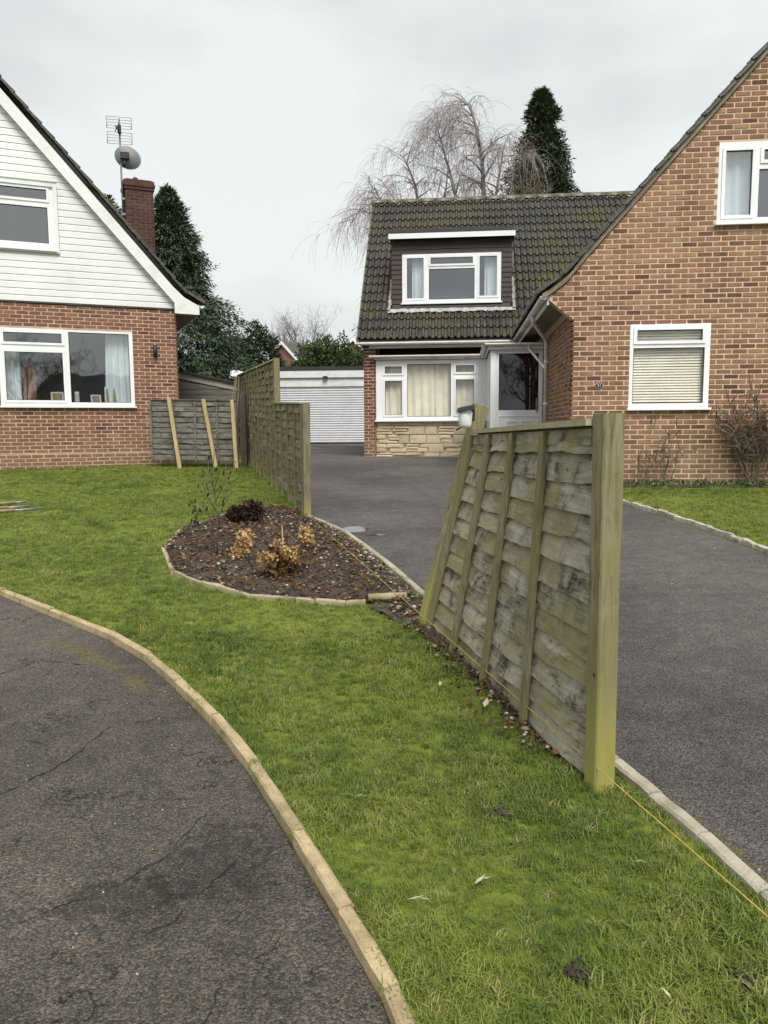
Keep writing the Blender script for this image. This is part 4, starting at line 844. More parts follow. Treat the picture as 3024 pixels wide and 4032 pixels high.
m = MB()
for a, b in (((cs0+cs1)/2-0.05, 0.10), ((cs0+cs1)/2+0.10, 0.06)): m.tube([(a,3.0,7.15),(a,3.0,7.16+b)], [0.09,0.05], 8)
m.build('flaunching', M['mortar_dk'], ch)
# aerial mast with dish, wall lamp
bpy.context.view_layer.update()
mb = world_of(LH, (cs0-0.06, cd0+0.1, 6.3))
ae = empty('aerial_mast', (mb.x, mb.y, 6.2), R(14), 'grey mast on the chimney carrying a grid aerial and a dish', 'aerial')
m = MB(); m.tube([(0,0,-0.25),(0,0,2.3)], 0.022, 8); m.build('mast', M['metal'], ae)
for z in (0.15, 0.5): m = MB(); m.box(-0.03, 0.10, -0.03, 0.03, z-0.02, z+0.02); m.build('clamp', M['metal'], ae)
for z0 in (1.70, 2.04):
    m = MB()
    for x in (-0.27, 0.27): m.tube([(x,-0.10,z0),(x*1.02,-0.06,z0+0.27)], 0.009, 5)
    for i in range(5): m.tube([(-0.27,-0.10+0.01*i,z0+0.27*i/4),(0.27,-0.10+0.01*i,z0+0.27*i/4)], 0.0055, 5)
    m.build('reflector_grid', M['metal'], ae)
m = MB(); m.tube([(0.0,0.02,2.02),(-0.06,-0.35,2.0)], 0.014, 6); m.box(-0.04,0.04,-0.12,-0.02,1.95,2.12); m.tube([(-0.08,-0.3,1.9),(0.02,-0.3,2.1)], 0.012, 6); m.build('boom', M['black'], ae)
ds = MB(); n = 28; v = [(0, -0.075, 0)]
for j, t in enumerate((0.35, 0.7, 1.0)):
    for k in range(n): a = 2*math.pi*k/n; v.append((math.cos(a)*0.30*t, -0.075*(1-t*t), math.sin(a)*0.245*t))
ds.add(v, [(0, 1+k, 1+(k+1) % n) for k in range(n)]+[(1+j*n+k, 1+(j+1)*n+k, 1+(j+1)*n+(k+1) % n, 1+j*n+(k+1) % n) for j in range(2) for k in range(n)], True)
ds = ds.build('dish', M['dish'], ae); ds.location = (0.16, -0.02, 1.43); ds.rotation_euler = (R(14), R(18), R(8))
m = MB(); m.box(0.0, 0.20, -0.20, -0.10, 1.36, 1.50); m.tube([(0.1,-0.15,1.36),(0.08,-0.2,1.18)], 0.022, 6); m.build('dish_bracket', M['black'], ae)
wl_ = empty('wall_lamp', tuple(world_of(LH, (-0.452, -0.06, 2.92))), R(23), 'slim black cylinder lamp on the red brick wall near the corner', 'wall lamp')
m = MB(); m.tube([(0,0,-0.125),(0,0,0.125)], 0.036, 14); m.build('body', M['black'], wl_); m = MB(); m.box(-0.025,0.025,0.03,0.055,-0.05,0.05); m.build('bracket', M['black'], wl_)

# ================================================================ FENCES
random.seed(3)
FD = Vector((-0.2532, 0.9674, 0)); FN = Vector((-0.9674, -0.2532, 0))      # along the fence line; out of it towards the lawn
def post(name, a, b, w, mat, label, cat='fence post', group=None, along=FD, w2=None, parts=None):
    a, b = Vector(a), Vector(b); d = (b-a).normalized(); x = (along-d*along.dot(d)).normalized(); y = d.cross(x); c = 0.006; w2 = w2 or w
    prof = [(-w/2,-w2/2+c),(-w/2+c,-w2/2),(w/2-c,-w2/2),(w/2,-w2/2+c),(w/2,w2/2-c),(w/2-c,w2/2),(-w/2+c,w2/2),(-w/2,w2/2-c)]
    v = []; n = 9; L = (b-a).length
    for i in range(n):
        p = (a.lerp(b, i/(n-1))-a)+Vector((noise.noise(Vector((a.x*3, i, 1)))*0.003, noise.noise(Vector((a.y*3, i, 5)))*0.003, 0))
        for u, t in prof: v.append(p+x*(u+random.uniform(-.0012,.0012))+y*(t+random.uniform(-.0012,.0012))+(d*random.uniform(-.004,.002) if i == n-1 else Vector()))
    f = [(i*8+k, i*8+(k+1) % 8, (i+1)*8+(k+1) % 8, (i+1)*8+k) for i in range(n-1) for k in range(8)]+[tuple(range(7,-1,-1)), tuple((n-1)*8+k for k in range(8))]
    m = MB(); m.add(v, f); o = m.build(name, M[mat], label=label, cat=cat, group=group); o.location = a; return o
def panel(label, BL, BR, TL, TR, n, us, N, slat, batten, rail, group=None, cap_over=0.0, wav=1.0, skip_end=False, bo_=0.044):
    BL, BR, TL, TR = map(Vector, (BL, BR, TL, TR)); N = Vector(N).normalized(); root = empty('lap_fence', BL, 0, label, 'fence panel', group)
    Pt = lambda u, v: (BL.lerp(BR, u)).lerp(TL.lerp(TR, u), v)-BL
    L = (BR-BL).length; H = (TL-BL).length; K = 28
    for i in range(n):
        v0, v1 = i/n, min(1.0, (i+1)/n+0.30/n); seed = random.uniform(0, 99); bow = [random.uniform(0.0, 0.020)*wav for _ in range(len(us))]; dev = random.uniform(-.004,.004)
        V = []
        for k in range(K+1):
            u = k/K; x = u*L; j = max(q for q in range(len(us)) if us[q] <= u+1e-6); j = min(j, len(us)-2); t = (u-us[j])/(us[j+1]-us[j]); bo = bow[j]*math.sin(math.pi*t)
            wv = (0.016*noise.noise(Vector((x*2.3, seed, 0)))+0.007*noise.noise(Vector((x*8, seed, 3))))*wav/H if i > 0 else 0
            b_ = Pt(u, max(0, v0+wv)); t_ = Pt(u, v1); m_ = Pt(u, (v0+wv)*0.55+v1*0.45)
            ob = 0.026+bo+dev; om = 0.019+bo*0.9+0.004*noise.noise(Vector((x*5, seed, 7)))
            V += [b_+N*(ob-0.008), b_+N*ob, m_+N*om, t_+N*0.001, t_-N*0.006]
        m = MB(); m.add(V, [(5*k+j, 5*k+5+j, 5*k+6+j, 5*k+1+j) for k in range(K) for j in range(4)]+[(5*k+4, 5*k+9, 5*k+5, 5*k) for k in range(K)]+[(0,1,2,3,4)[::-1], tuple(5*K+j for j in range(5))]); 
        m.build('slat', M[slat], root)
    for u in us:
        e = 0.02/L; uu = min(max(u, e), 1-e); m = MB(); a, b = Pt(uu, -0.03), Pt(uu, 0.985); d = (b-a).normalized()
        m.beam(a+N*bo_, b+N*bo_, 0.034, 0.022, up=N)
        if not (skip_end and u == 1.0): m.build('batten', M[batten], root)
        m = MB(); m.beam(a-N*0.020, b-N*0.020, 0.036, 0.022, up=N); m.build('back_batten', M[batten], root)
    m = MB(); a, b = Pt(0, 1.0), Pt(1, 1.0); d = (b-a).normalized(); up = Vector((0,0,1)); m.beam(a-d*cap_over+up*0.008+N*0.012, b+d*cap_over+up*0.008+N*0.012, 0.085, 0.022, up=up); m.build('top_rail', M[rail], root)
    m = MB(); a, b = Pt(0.01, 0.965), Pt(0.99, 0.965); m.beam(a+N*0.026, b+N*0.026, 0.055, 0.008, up=N); m.build('top_board', M[slat], root)
    return root
nb = Vector((0.741, 2.546, 0)); post('fence_post', (nb.x, nb.y, -0.1), (nb.x, nb.y, 1.372), 0.078, 'post', 'tall upright fence post with yellow algae at its foot, nearest the camera')
lb = Vector((0.243, 4.481, 0.161)); lt = lb+(-FN)*0.340+Vector((0,0,1.2915)); ld = (lt-lb).normalized()
post('fence_post', lb-ld*0.25, lt, 0.082, 'post', 'leaning mossy fence post that carries a small white and black lamp')
pBL = Vector((0.285, 4.375, 0.150)); pTL = pBL+(-FN)*0.27+Vector((0,0,1.140)); pBR = Vector((0.724, 2.588, 0.108)); pTR = Vector((0.727, 2.585, 1.332))
panel('weathered lap fence panel leaning over between the two nearest posts', pBL, pBR, pTL, pTR, 12, [0, 0.24, 0.485, 0.735, 1.0], FN+Vector((0,0,0.12)), 'slat', 'batten', 'rail', skip_end=True, wav=1.05)
FYS = [8.74, 11.25, 13.62, 15.92, 18.5]
hts = [1.29, 1.92, 1.90, 1.89, 1.88]
labs = ['short fence post at the drive end of the bed, nearest of the far fence', 'tall fence post where the far fence steps down to its short panel', 'second tall post of the far fence', 'third tall post of the far fence', 'last tall post of the far fence beside the grey panel']
for y, h, l in zip(FYS, hts, labs): post('fence_post', (FX(y), y, zg(y)-0.15), (FX(y)+random.uniform(-.01,.01), y, zg(y)+h), 0.085, 'post_far', l, group='posts of the far fence')
pl3 = ['short mossy lap fence panel beside the flower bed', 'nearest tall mossy lap fence panel', 'middle tall mossy lap fence panel', 'farthest tall mossy lap fence panel behind the propped posts']
for i in range(4):
    y0, y1 = FYS[i]+0.05, FYS[i+1]-0.05; h = 1.23 if i == 0 else 1.84
    a, b = Vector((FX(y1), y1, zg(y1)+0.05)), Vector((FX(y0), y0, zg(y0)+0.05)); up = Vector((0,0,h))
    panel(pl3[i], a, b, a+up, b+up, 12 if i == 0 else 17, [0, 0.25, 0.5, 0.75, 1.0], FN, 'slat_far', 'post_far', 'rail', 'panels of the far fence', wav=2.0, bo_=0.036)
# grey panel standing across the gap by the red brick house
a, b = Vector((-4.66, 15.5, zg(15.4)+0.16)), Vector((-2.90, 15.36, zg(15.4)+0.13)); up = Vector((0.0, 0.03, 1.18))
gp = panel('dark grey lap fence panel standing between red brick house and far fence', a, b, a+up, b+up, 11, [0, 0.27, 0.52, 0.77, 1.0], Vector((0,-1,0)), 'slat_grey', 'slat_grey', 'slat_grey', wav=1.5)
for (bx, by, tx, tz, l) in ((-4.02, 15.18, -4.24, 1.93, 'new pale timber post propped on the grey panel, nearest the house'), (-3.33, 15.3, -3.56, 1.90, 'new pale timber post propped on the grey panel, middle one'), (-2.90, 15.17, -2.99, 1.88, 'new pale timber post propped on the grey panel, beside the far fence')):
    post('timber_post', (bx, by, zg(by)-0.01), (tx, 15.36, tz), 0.072, 'wood_pale', l, 'timber post', 'new posts propped on the grey panel', along=Vector((1,0,0)), w2=0.06)
post('gate_post', (-2.80, 15.5, zg(15.5)-0.1), (-2.80, 15.52, 2.0), 0.11, 'post_dk', 'thick old grey post at the right end of the grey panel', 'fence post', along=Vector((1,0,0)))
for i, (x, t, h) in enumerate(((-3.12, 0.16, 0.75), (-3.04, 0.10, 0.82), (-2.95, 0.05, 0.80))):
    m = MB(); m.beam((0,0,0), (t,0.03,h), 0.028, 0.02, rnd=0.2); o = m.build('broken_lath', M['batten'], label=['leftmost thin lath sticking up behind the grey panel', 'middle thin lath sticking up behind the grey panel', 'rightmost thin lath sticking up behind the grey panel'][i], cat='lath', group='laths behind the grey panel'); o.location = (x, 15.62, 1.55)
# string line
m = MB(); A, B = Vector((-0.85413, 8.59, 0.339)), Vector((0.9177, 1.7315, 0.1523)); m.tube([A+(A-B).normalized()*0.0, A.lerp(B, .3), A.lerp(B, .6), B, B+(B-A)*0.25], 0.0020, 6); m.build('string_line', M['rope_y'], label='thin yellow string line stretched along the foot of the fence', cat='string')
# lamp on the leaning post
bpy.context.view_layer.update()
lp = empty('post_lamp', (0.478, 4.42, 1.385), R(-10), 'small white lamp with black cap on the leaning fence post', 'lamp')
m = MB(); m.add([(-0.065,-0.085,0.03),(0.045,-0.085,0.042),(0.045,0.05,0.045),(-0.065,0.05,0.03),(-0.06,-0.08,0.055),(0.045,-0.08,0.075),(0.045,0.055,0.082),(-0.06,0.055,0.062)], [(0,3,2,1),(4,5,6,7),(0,1,5,4),(1,2,6,5),(2,3,7,6),(3,0,4,7)]); cap_ = m.build('cap', M['black'], lp)
m = MB(); m.add([(-0.054,-0.074,0.060),(0.038,-0.074,0.078),(0.038,0.046,0.085),(-0.054,0.046,0.066)], [(0,1,2,3)]); m.build('solar_panel', M['metal'], cap_)
o = lathe([(0.0,-0.075),(0.030,-0.072),(0.042,-0.055),(0.047,0.0),(0.049,0.032),(0.0,0.034)], 16).build('shade', M['pvc'], lp); o.location = (-0.012, -0.02, 0)
m = MB(); m.box(0.03, 0.05, 0.0, 0.03, -0.03, 0.05); m.tube([(-0.0,0,-0.055),(-0.03,0,-0.065),(-0.075,-0.01,-0.09)], 0.006, 6); m.build('bracket', M['black'], lp); lp.scale = (0.85,)*3

# ================================================================ GARAGE, SHED, THINGS BEHIND
ga = empty('garage', (-2.85, 30.2, 0.0), R(-4), 'low white fronted garage with roller door at the end of the drive', 'garage')
GX0, GX1 = -3.1, 3.2
m = MB(); m.box(GX0, GX1, 0.1, 6.0, 0.55, 3.2); m.build('wall', M['brick_dk'], ga)
m = MB(); m.box(GX0-0.05, GX1+0.1, -0.12, 6.1, 3.52, 3.66); m.build('roof', M['felt'], ga)
m = MB(); m.box(GX0, GX1, -0.10, -0.03, 3.24, 3.52); m.build('fascia', M['barge_w'], ga)
m = MB(); m.box(GX0+0.1, GX1-0.05, -0.02, 0.09, 2.90, 3.23); m.box(GX0+0.1, GX0+0.25, -0.02, 0.09, 0.7, 2.90); m.box(2.2, 2.35, -0.02, 0.09, 0.7, 2.90); m.box(2.35, GX1, -0.01, 0.09, 0.7, 2.9); m.build('door_frame', M['barge_w'], ga)
m = MB(); m.box(GX0+0.25, 2.2, 0.06, 0.09, 0.72, 2.9); gd = m.build('roller_door', M['alu'], ga)
sm_ = MB(); q = [(0.0,0.0),(-0.022,0.014),(-0.03,0.045),(-0.022,0.076),(0.0,0.088)]; v = [(x, 0.05+y, z) for x in (GX0+0.25, 2.2) for y, z in q]; sm_.add(v, [(k, 5+k, 6+k, 1+k) for k in range(4)], True); sme = sm_.mesh('door_slat'); sme.materials.append(M['alu'])
for i in range(24): o = link('door_slat', sme, None, gd); o.location = (0, 0, 0.73+i*0.0905)
m = MB(); m.box(0.55, 0.72, -0.18, -0.10, 3.20, 3.29); m.build('floodlight', M['black'], ga)
ts = MB(); v = []; nx, ny = 12, 6
for j in range(ny+1):
    for i in range(nx+1):
        x = i/nx; y = j/ny; v.append((-5.80+1.15*x, 29.35+0.35*y+0.05*noise.noise(Vector((x*4, y*4, 0))), 3.20+0.30*y+0.07*noise.noise(Vector((x*3, y*3, 5)))+0.10*math.sin(x*3.1)*(1-y)-0.02))
ts.add(v, [(j*(nx+1)+i, j*(nx+1)+i+1, (j+1)*(nx+1)+i+1, (j+1)*(nx+1)+i) for j in range(ny) for i in range(nx)], True); ts.build('white_sheet', M['tarp'], label='crumpled white sheet lying over the garage corner behind the far fence', cat='sheet')
sh = empty('garden_shed', (-4.3, 18.9, 0.6), R(4), 'low grey timber shed with felt roof behind the grey panel', 'shed')
m = MB(); m.add([(-1.6,0,-0.1),(0.72,0,-0.1),(0.72,0,1.80),(-0.70,0,2.10),(-1.6,0,1.95),(-1.6,2,-0.1),(0.72,2,-0.1),(0.72,2,1.80),(-0.70,2,2.10),(-1.6,2,1.95)], [(0,1,2,3,4),(1,6,7,2),(5,0,4,9)]); m.build('wall', M['shed'], sh)
for i in range(14):
    m = MB(); z = 0.0+i*0.128; m.box(-1.6, 0.72, -0.018, -0.002, z, z+0.118); m.build('board', M['shed'], sh)
m = MB(); m.beam((-0.75,-0.03,2.03),(0.80,-0.03,1.70), 0.02, 0.16, up=(0,0,1)); m.build('fascia', M['shed_f'], sh)
m = MB(); m.beam((-0.75,0.9,2.13),(0.86,0.9,1.79), 2.0, 0.05, up=(0,0,1)); m.beam((-0.72,0.9,2.13),(-1.75,0.9,1.96), 2.0, 0.05, up=(0,0,1)); m.build('roof', M['felt'], sh)
def far_house(name, x, y, w, apz, pitch, ridge, label, rz):
    h = empty(name, (x, y, 0.8), rz, label, 'house'); ez = apz-0.8-w/2*pitch
    m = MB(); m.add([(-w/2,0,-0.5),(w/2,0,-0.5),(w/2,0,ez),(0,0,ez+w/2*pitch),(-w/2,0,ez),(-w/2,ridge,-0.5),(w/2,ridge,-0.5),(w/2,ridge,ez),(0,ridge,ez+w/2*pitch),(-w/2,ridge,ez)], [(0,1,2,3,4),(1,6,7,2),(5,0,4,9),(6,5,9,8,7)]); m.build('wall', M['farbrick'], h)
    for s in (-1, 1):
        a, b = Vector((0,0,ez+w/2*pitch+0.08)), Vector((s*(w/2+0.25),0,ez-0.25*pitch+0.08))
        m = MB(); m.add([a+Vector((0,-0.2,0)), b+Vector((0,-0.2,0)), b+Vector((0,ridge+.2,0)), a+Vector((0,ridge+.2,0)), a+Vector((0,-0.2,0.12)), b+Vector((0,-0.2,0.12)), b+Vector((0,ridge+.2,0.12)), a+Vector((0,ridge+.2,0.12))], [(0,1,5,4),(4,5,6,7),(1,2,6,5),(3,2,1,0)]); m.build('roof', M['fartile'], h)
        m = MB(); m.add([a+Vector((0,-0.24,-0.16)), b+Vector((0,-0.24,-0.16)), b+Vector((0,-0.24,0.10)), a+Vector((0,-0.24,0.10)), a+Vector((0,-0.205,-0.16)), b+Vector((0,-0.205,-0.16)), b+Vector((0,-0.205,0.10)), a+Vector((0,-0.205,0.10))], [(0,1,2,3),(7,6,5,4),(0,4,5,1),(2,6,7,3)]); m.build('barge_board', M['pvc'], h)
far_house('far_house', -7.65, 60, 6.0, 7.75, 0.92, 9, 'distant brick house gable with white verge left of the bare tree', R(-32))
far_house('far_house', -2.13, 55, 6.0, 7.42, 0.95, 9, 'distant brick house gable with white verge beside the pier', R(8))

# ================================================================ TREES AND PLANTS
def card(mb, c, d, up, l, w, rnd):
    x = d.cross(up)
    if x.length < 1e-4: x = d.cross(Vector((1,0.2,0)))
    x = x.normalized()*w/2; mb.add([c, c+d*(l*0.45)+x, c+d*l, c+d*(l*0.45)-x], [(0,1,2,3)], rnd=rnd)
def rv(s=1.0): return Vector((random.uniform(-s,s), random.uniform(-s,s), random.uniform(-s,s)))
def conifer(name, x, y, z0, top, rad, label, mat, n=9000, group='conifers behind the houses', lean=0.25, pw=0.8, seed=1, tufts=0, size=1.0, hp=0.6):
    random.seed(seed); H = top-z0; t = empty(name, (x, y, z0), 0, label, 'tree', group)
    m = MB(); m.tube([(0,0,-0.2),(0,0,H*0.5),(0,0,H*0.97)], [0.22,0.12,0.01], 7); m.build('trunk', M['bark'], t)
    cr_ = MB(); nb = int(n/26)
    for i in range(nb):
        h = 1-random.random()**hp; z = H*(0.06+0.93*h); az = random.uniform(0, 2*math.pi)
        lump = 0.84+0.36*noise.noise(Vector((math.cos(az)*1.3+seed, math.sin(az)*1.3, z*0.55)))+0.34*noise.noise(Vector((math.cos(az)*3.1+seed, math.sin(az)*3.1, z*1.7)))+random.choice((0, 0, 0, 0.10, 0.2))
        r = rad*((1-h)**pw*0.97+0.02)*lump; out = Vector((math.cos(az), math.sin(az), 0)); rb = random.random()
        base = Vector((0,0,z)); tip = base+out*r+Vector((0,0,r*(lean if h < 0.9 else 0.6)))
        droop = 0.28*r
        for k in range(26):
            s = random.uniform(0.30, 1.0)**0.7; c = base.lerp(tip, s)+rv(0.10*size+0.09*r*(1-s))-Vector((0,0,droop*s*s)); d = (out*0.8+rv(0.7)+Vector((0,0,-0.35+0.6*(h > 0.85)))).normalized()
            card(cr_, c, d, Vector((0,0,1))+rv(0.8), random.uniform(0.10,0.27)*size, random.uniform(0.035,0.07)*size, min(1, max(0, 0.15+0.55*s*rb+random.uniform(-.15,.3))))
    for i in range(260):                                  # slim leader
        u = random.random(); rr_ = 0.16*(1-u)+0.02; az = random.uniform(0, 6.28); card(cr_, Vector((math.cos(az)*rr_, math.sin(az)*rr_, H*(0.90+0.105*u))), (Vector((math.cos(az), math.sin(az), 0.5))+rv(0.5)).normalized(), rv(1), 0.16, 0.045, random.random())
    for i in range(tufts):                                # loose hooked leaders
        h = random.uniform(0.82, 0.97); az = random.uniform(0, 6.28); r = rad*(1-h)**pw*0.7; p = Vector((math.cos(az)*r, math.sin(az)*r, H*h)); L = random.uniform(0.5, 1.0)
        for k in range(26):
            u = k/26; c = p+Vector((math.cos(az)*0.3*u*u, math.sin(az)*0.3*u*u, L*(u-0.45*u*u*u*1.6)))
            card(cr_, c, (rv(0.8)+Vector((0,0,-0.3))).normalized(), rv(1)+Vector((0,0,0.5)), 0.16, 0.05, random.random())
    cr_.build('crown', M[mat], t); return t
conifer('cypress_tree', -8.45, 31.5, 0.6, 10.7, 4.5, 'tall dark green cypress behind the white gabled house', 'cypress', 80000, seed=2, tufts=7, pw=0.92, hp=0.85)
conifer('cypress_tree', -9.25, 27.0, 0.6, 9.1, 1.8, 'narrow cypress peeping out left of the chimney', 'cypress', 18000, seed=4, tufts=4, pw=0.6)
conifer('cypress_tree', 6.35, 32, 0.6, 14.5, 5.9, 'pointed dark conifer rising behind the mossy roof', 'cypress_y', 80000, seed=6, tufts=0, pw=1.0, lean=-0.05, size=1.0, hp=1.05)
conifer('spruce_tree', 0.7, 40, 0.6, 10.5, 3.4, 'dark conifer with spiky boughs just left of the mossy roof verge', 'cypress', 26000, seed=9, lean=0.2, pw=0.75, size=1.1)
def shrub(name, x, y, z0, lumps, label, mat, n=6000, leaf=(0.12,0.22), stems=True, cat='shrub', group=None, seed=1, jag=0.25, fill=0.55):
    random.seed(seed); t = empty(name, (x, y, z0), 0, label, cat, group); cr_ = MB(); tot = sum(a*b for _,_,_,a,b,_ in lumps)
    for (cx, cy, cz, rx, rz, ry) in lumps:
        for i in range(int(n*rx*rz/tot)):
            d = rv(1); 
            while d.length > 1 or d.length < 0.05: d = rv(1)
            d.normalize(); k = 1+jag*noise.noise(Vector((d.x*2.6+cx, d.y*2.6+cy, d.z*2.6+seed)))*1.6; s = k*(fill+(1-fill)*random.random()**0.5)
            c = Vector((cx+d.x*rx*s, cy+d.y*ry*s, cz+d.z*rz*s))
            if c.z < 0: continue
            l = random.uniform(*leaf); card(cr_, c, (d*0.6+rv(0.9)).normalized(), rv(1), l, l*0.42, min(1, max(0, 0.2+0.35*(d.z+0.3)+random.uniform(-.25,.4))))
    cr_.build('foliage', M[mat], t)
    if stems:
        m = MB()
        for (cx, cy, cz, rx, rz, ry) in lumps: m.tube([(cx*0.6,cy*0.6,-0.1),(cx*0.9,cy*0.9,cz*0.6),(cx,cy,cz)], [0.05,0.035,0.015], 5)
        m.build('stem', M['bark'], t)
    return t
shrub('evergreen_shrub', -5.4, 35.5, 0.6, [(-0.2,0,3.0,1.1,2.3,1.1),(-1.3,0,2.5,1.3,2.2,1.0),(0.9,0.2,1.9,0.9,1.7,0.9)], 'rounded dark evergreen shrub behind the far fence', 'laurel_dk', 22000, seed=3, group='evergreens behind the garage')
shrub('laurel_hedge', -2.4, 37.4, 0.6, [(-2.2,0,1.9,1.0,1.7,1),(-1.0,0,2.6,1.1,2.1,1),(0.0,0,2.8,1.2,2.3,1.1),(1.1,0,2.3,1.2,2.0,1),(2.4,0,2.2,1.2,1.9,1)], 'bright green laurel hedge showing above the garage roof', 'laurel', 34000, cat='hedge', seed=5, group='evergreens behind the garage')
shrub('evergreen_shrub', -8.2, 34, 0.6, [(0,0,1.8,1.5,2.0,1.2),(1.4,0,1.7,1.2,1.9,1.0)], 'low evergreen bush between the tall cypress and far fence', 'laurel', 14000, seed=8, group='evergreens behind the garage')
def limb(m, tw, p, d, L, r, depth, droop, spread, seg=6, twig_len=1.0, up=0.25, ntw=5, wig=0.12, kids=(3, 5), zmin=-9, tr=1.0):
    pts = [p.copy()]; rs = [r]
    for i in range(seg):
        d = (d+rv(wig)+Vector((0,0,up*0.12))).normalized(); p = p+d*(L/seg); pts.append(p.copy()); rs.append(r*(1-0.75*(i+1)/seg))
    m.tube(pts, rs, 6 if r > 0.03 else 4, cap=False)
    if depth == 0:
        for k in range(ntw):
            i = random.randint(1, seg); q = pts[i].copy(); dd = (d*0.5+rv(0.9)).normalized(); tl = twig_len*random.uniform(0.4, 1.15); tp = [q.copy()]; n = 6
            for j in range(n):
                dd = (dd+rv(0.12)+Vector((0,0,-droop))).normalized(); q = q+dd*(tl/n); tp.append(q.copy())
            if min(q_.z for q_ in tp) > zmin: tw.tube(tp, [x_*tr for x_ in (0.009,0.008,0.0075,0.007,0.006,0.005,0.004)], 3, cap=False)
        return
    for k in range(random.randint(*kids)):
        i = random.randint(max(1, seg//3), seg); dd = (d+rv(spread)).normalized()
        limb(m, tw, pts[i], dd, L*random.uniform(0.45, 0.7), rs[i]*0.75, depth-1, droop, spread, seg, twig_len, up, ntw, wig, kids, zmin, tr)
def birch(x, y, z0, stems, label, seed, ntw=7, kids=(3,5), droop=0.30, tw_len=1.3):
    random.seed(seed); t = empty('birch_tree', (x, y, z0), 0, label, 'tree', 'bare birches behind the house'); m = MB(); tw = MB()
    for (dx, dy, pts, r) in stems:
        P_ = [Vector(q) for q in pts]; n = len(P_); rs = [max(0.012, r*(1-i/(n-0.7))) for i in range(n)]; m.tube(P_, rs, 7)
        for i in range(1, n):
            for s in range(6 if i < n-1 else 4):
                u = random.random(); q = P_[i-1].lerp(P_[i], u); d = (P_[i]-P_[i-1]).normalized(); az = random.uniform(0, 6.28)
                if q.z < 6.0 and random.random() < 0.5: continue
                limb(m, tw, q, (d*0.55+Vector((math.cos(az), math.sin(az)*0.7, 0.15))*0.8).normalized(), random.uniform(0.7, 1.35), rs[i]*0.5+0.007, 1, droop, 0.75, 6, tw_len, -0.9, ntw, 0.14, kids, 6.3, 0.68)
    m.build('trunk', M['birchbark'], t); tw.build('crown', M['birch'], t); return t
birch(3.6, 30, 0.6, [(0,0,[(0,0,0),(0.1,0,5),(0.25,0,9),(0.15,0,10.6),(-0.05,0,11.7),(-0.32,0,12.6),(-0.62,0,12.6),(-0.75,0,11.9)],0.13),(0,0,[(0,0,4),(0.5,0.2,8),(0.8,0.2,10.0),(0.95,0.2,10.9),(1.0,0.1,11.2)],0.09),(0,0,[(0,0,5),(-0.5,-0.2,8),(-1.1,-0.2,10.2),(-1.45,-0.2,11.4),(-1.6,-0.2,11.9)],0.10)], 'tall bare birch with arching drooping top beside the dark conifer', 12)
birch(1.2, 31, 0.6, [(0,0,[(0,0,0),(0.2,0,5),(0.3,0,8.5),(0.1,0,10.0),(-0.25,0,10.9),(-0.5,0,11.2)],0.11),(0,0,[(0,0,4),(-0.6,0.2,7.5),(-1.1,0.2,9.3),(-1.5,0.2,10.0),(-1.8,0.2,9.7)],0.09),(0,0,[(0,0,4),(0.8,0,8),(1.3,0,10),(1.4,0,11.2)],0.08)], 'shorter bare birch with hanging twigs above the dormer', 14, 6, (3,4), 0.30, 1.3)
birch(0.25, 30.5, 0.6, [(0,0,[(0.3,0,0),(0.2,0,5),(-0.1,0,7.5),(-0.6,0,8.8),(-1.1,0,9.0),(-1.4,0,8.5)],0.09),(0,0,[(0.2,0,4),(0.5,0,7.5),(0.2,0,9.4),(-0.3,0,10.1)],0.08)], 'low bare birch drooping past the left verge of the mossy roof', 18, 4, (2,3), 0.34, 1.5)
random.seed(31); t = empty('bare_tree', (-7.8, 70, 0.8), 0, 'distant leafless tree with rounded crown above the hedge', 'tree'); m = MB(); tw = MB()
m.tube([(0,0,-0.5),(0,0,2.5),(0.05,0,5.2)], [0.35,0.3,0.25], 7)
for k in range(11):
    az = k*0.571*2; limb(m, tw, Vector((0,0,random.uniform(3.8,5.4))), Vector((math.cos(az)*0.62, math.sin(az)*0.5, 0.9)).normalized(), random.uniform(3.0, 4.1), 0.13, 2, -0.03, 0.55, 6, 1.3, 0.2, 5, 0.10, (4, 5))
m.build('trunk', M['fartwig'], t); tw.build('crown', M['fartwig'], t)
random.seed(35); t = empty('street_tree', (3.6, -11.5, -0.3), 0, 'bare street tree mirrored in the left panes of the wide window', 'tree'); m = MB(); tw = MB()
m.tube([(0,0,-0.2),(0,0,1.6),(0.05,0,2.6)], [0.2,0.16,0.13], 7)
for k in range(9): az = k*1.26; limb(m, tw, Vector((0,0,random.uniform(1.8,2.8))), Vector((math.cos(az)*0.75, math.sin(az)*0.6, 0.75)).normalized(), random.uniform(2.0, 3.0), 0.08, 2, -0.02, 0.6, 6, 0.9, 0.2, 5, 0.14, (4, 5), -9, 1.3)
m.build('trunk', M['bark'], t); tw.build('crown', M['bark'], t)
h_ = empty('house_opposite', (11.5, -20.5, -0.7), R(205), 'dark roofed house across the street mirrored in the wide window', 'house')
m = MB(); m.box(-4.5, 4.5, 0, 7, -0.3, 2.6); m.build('wall', M['farbrick'], h_)
m = MB(); m.add([(-4.8,-0.4,2.5),(4.8,-0.4,2.5),(4.8,7.4,2.5),(-4.8,7.4,2.5),(-3.6,3.5,6.0),(3.0,3.5,6.0)], [(0,1,5,4),(2,3,4,5),(1,2,5),(3,0,4)]); m.build('roof', M['felt'], h_)
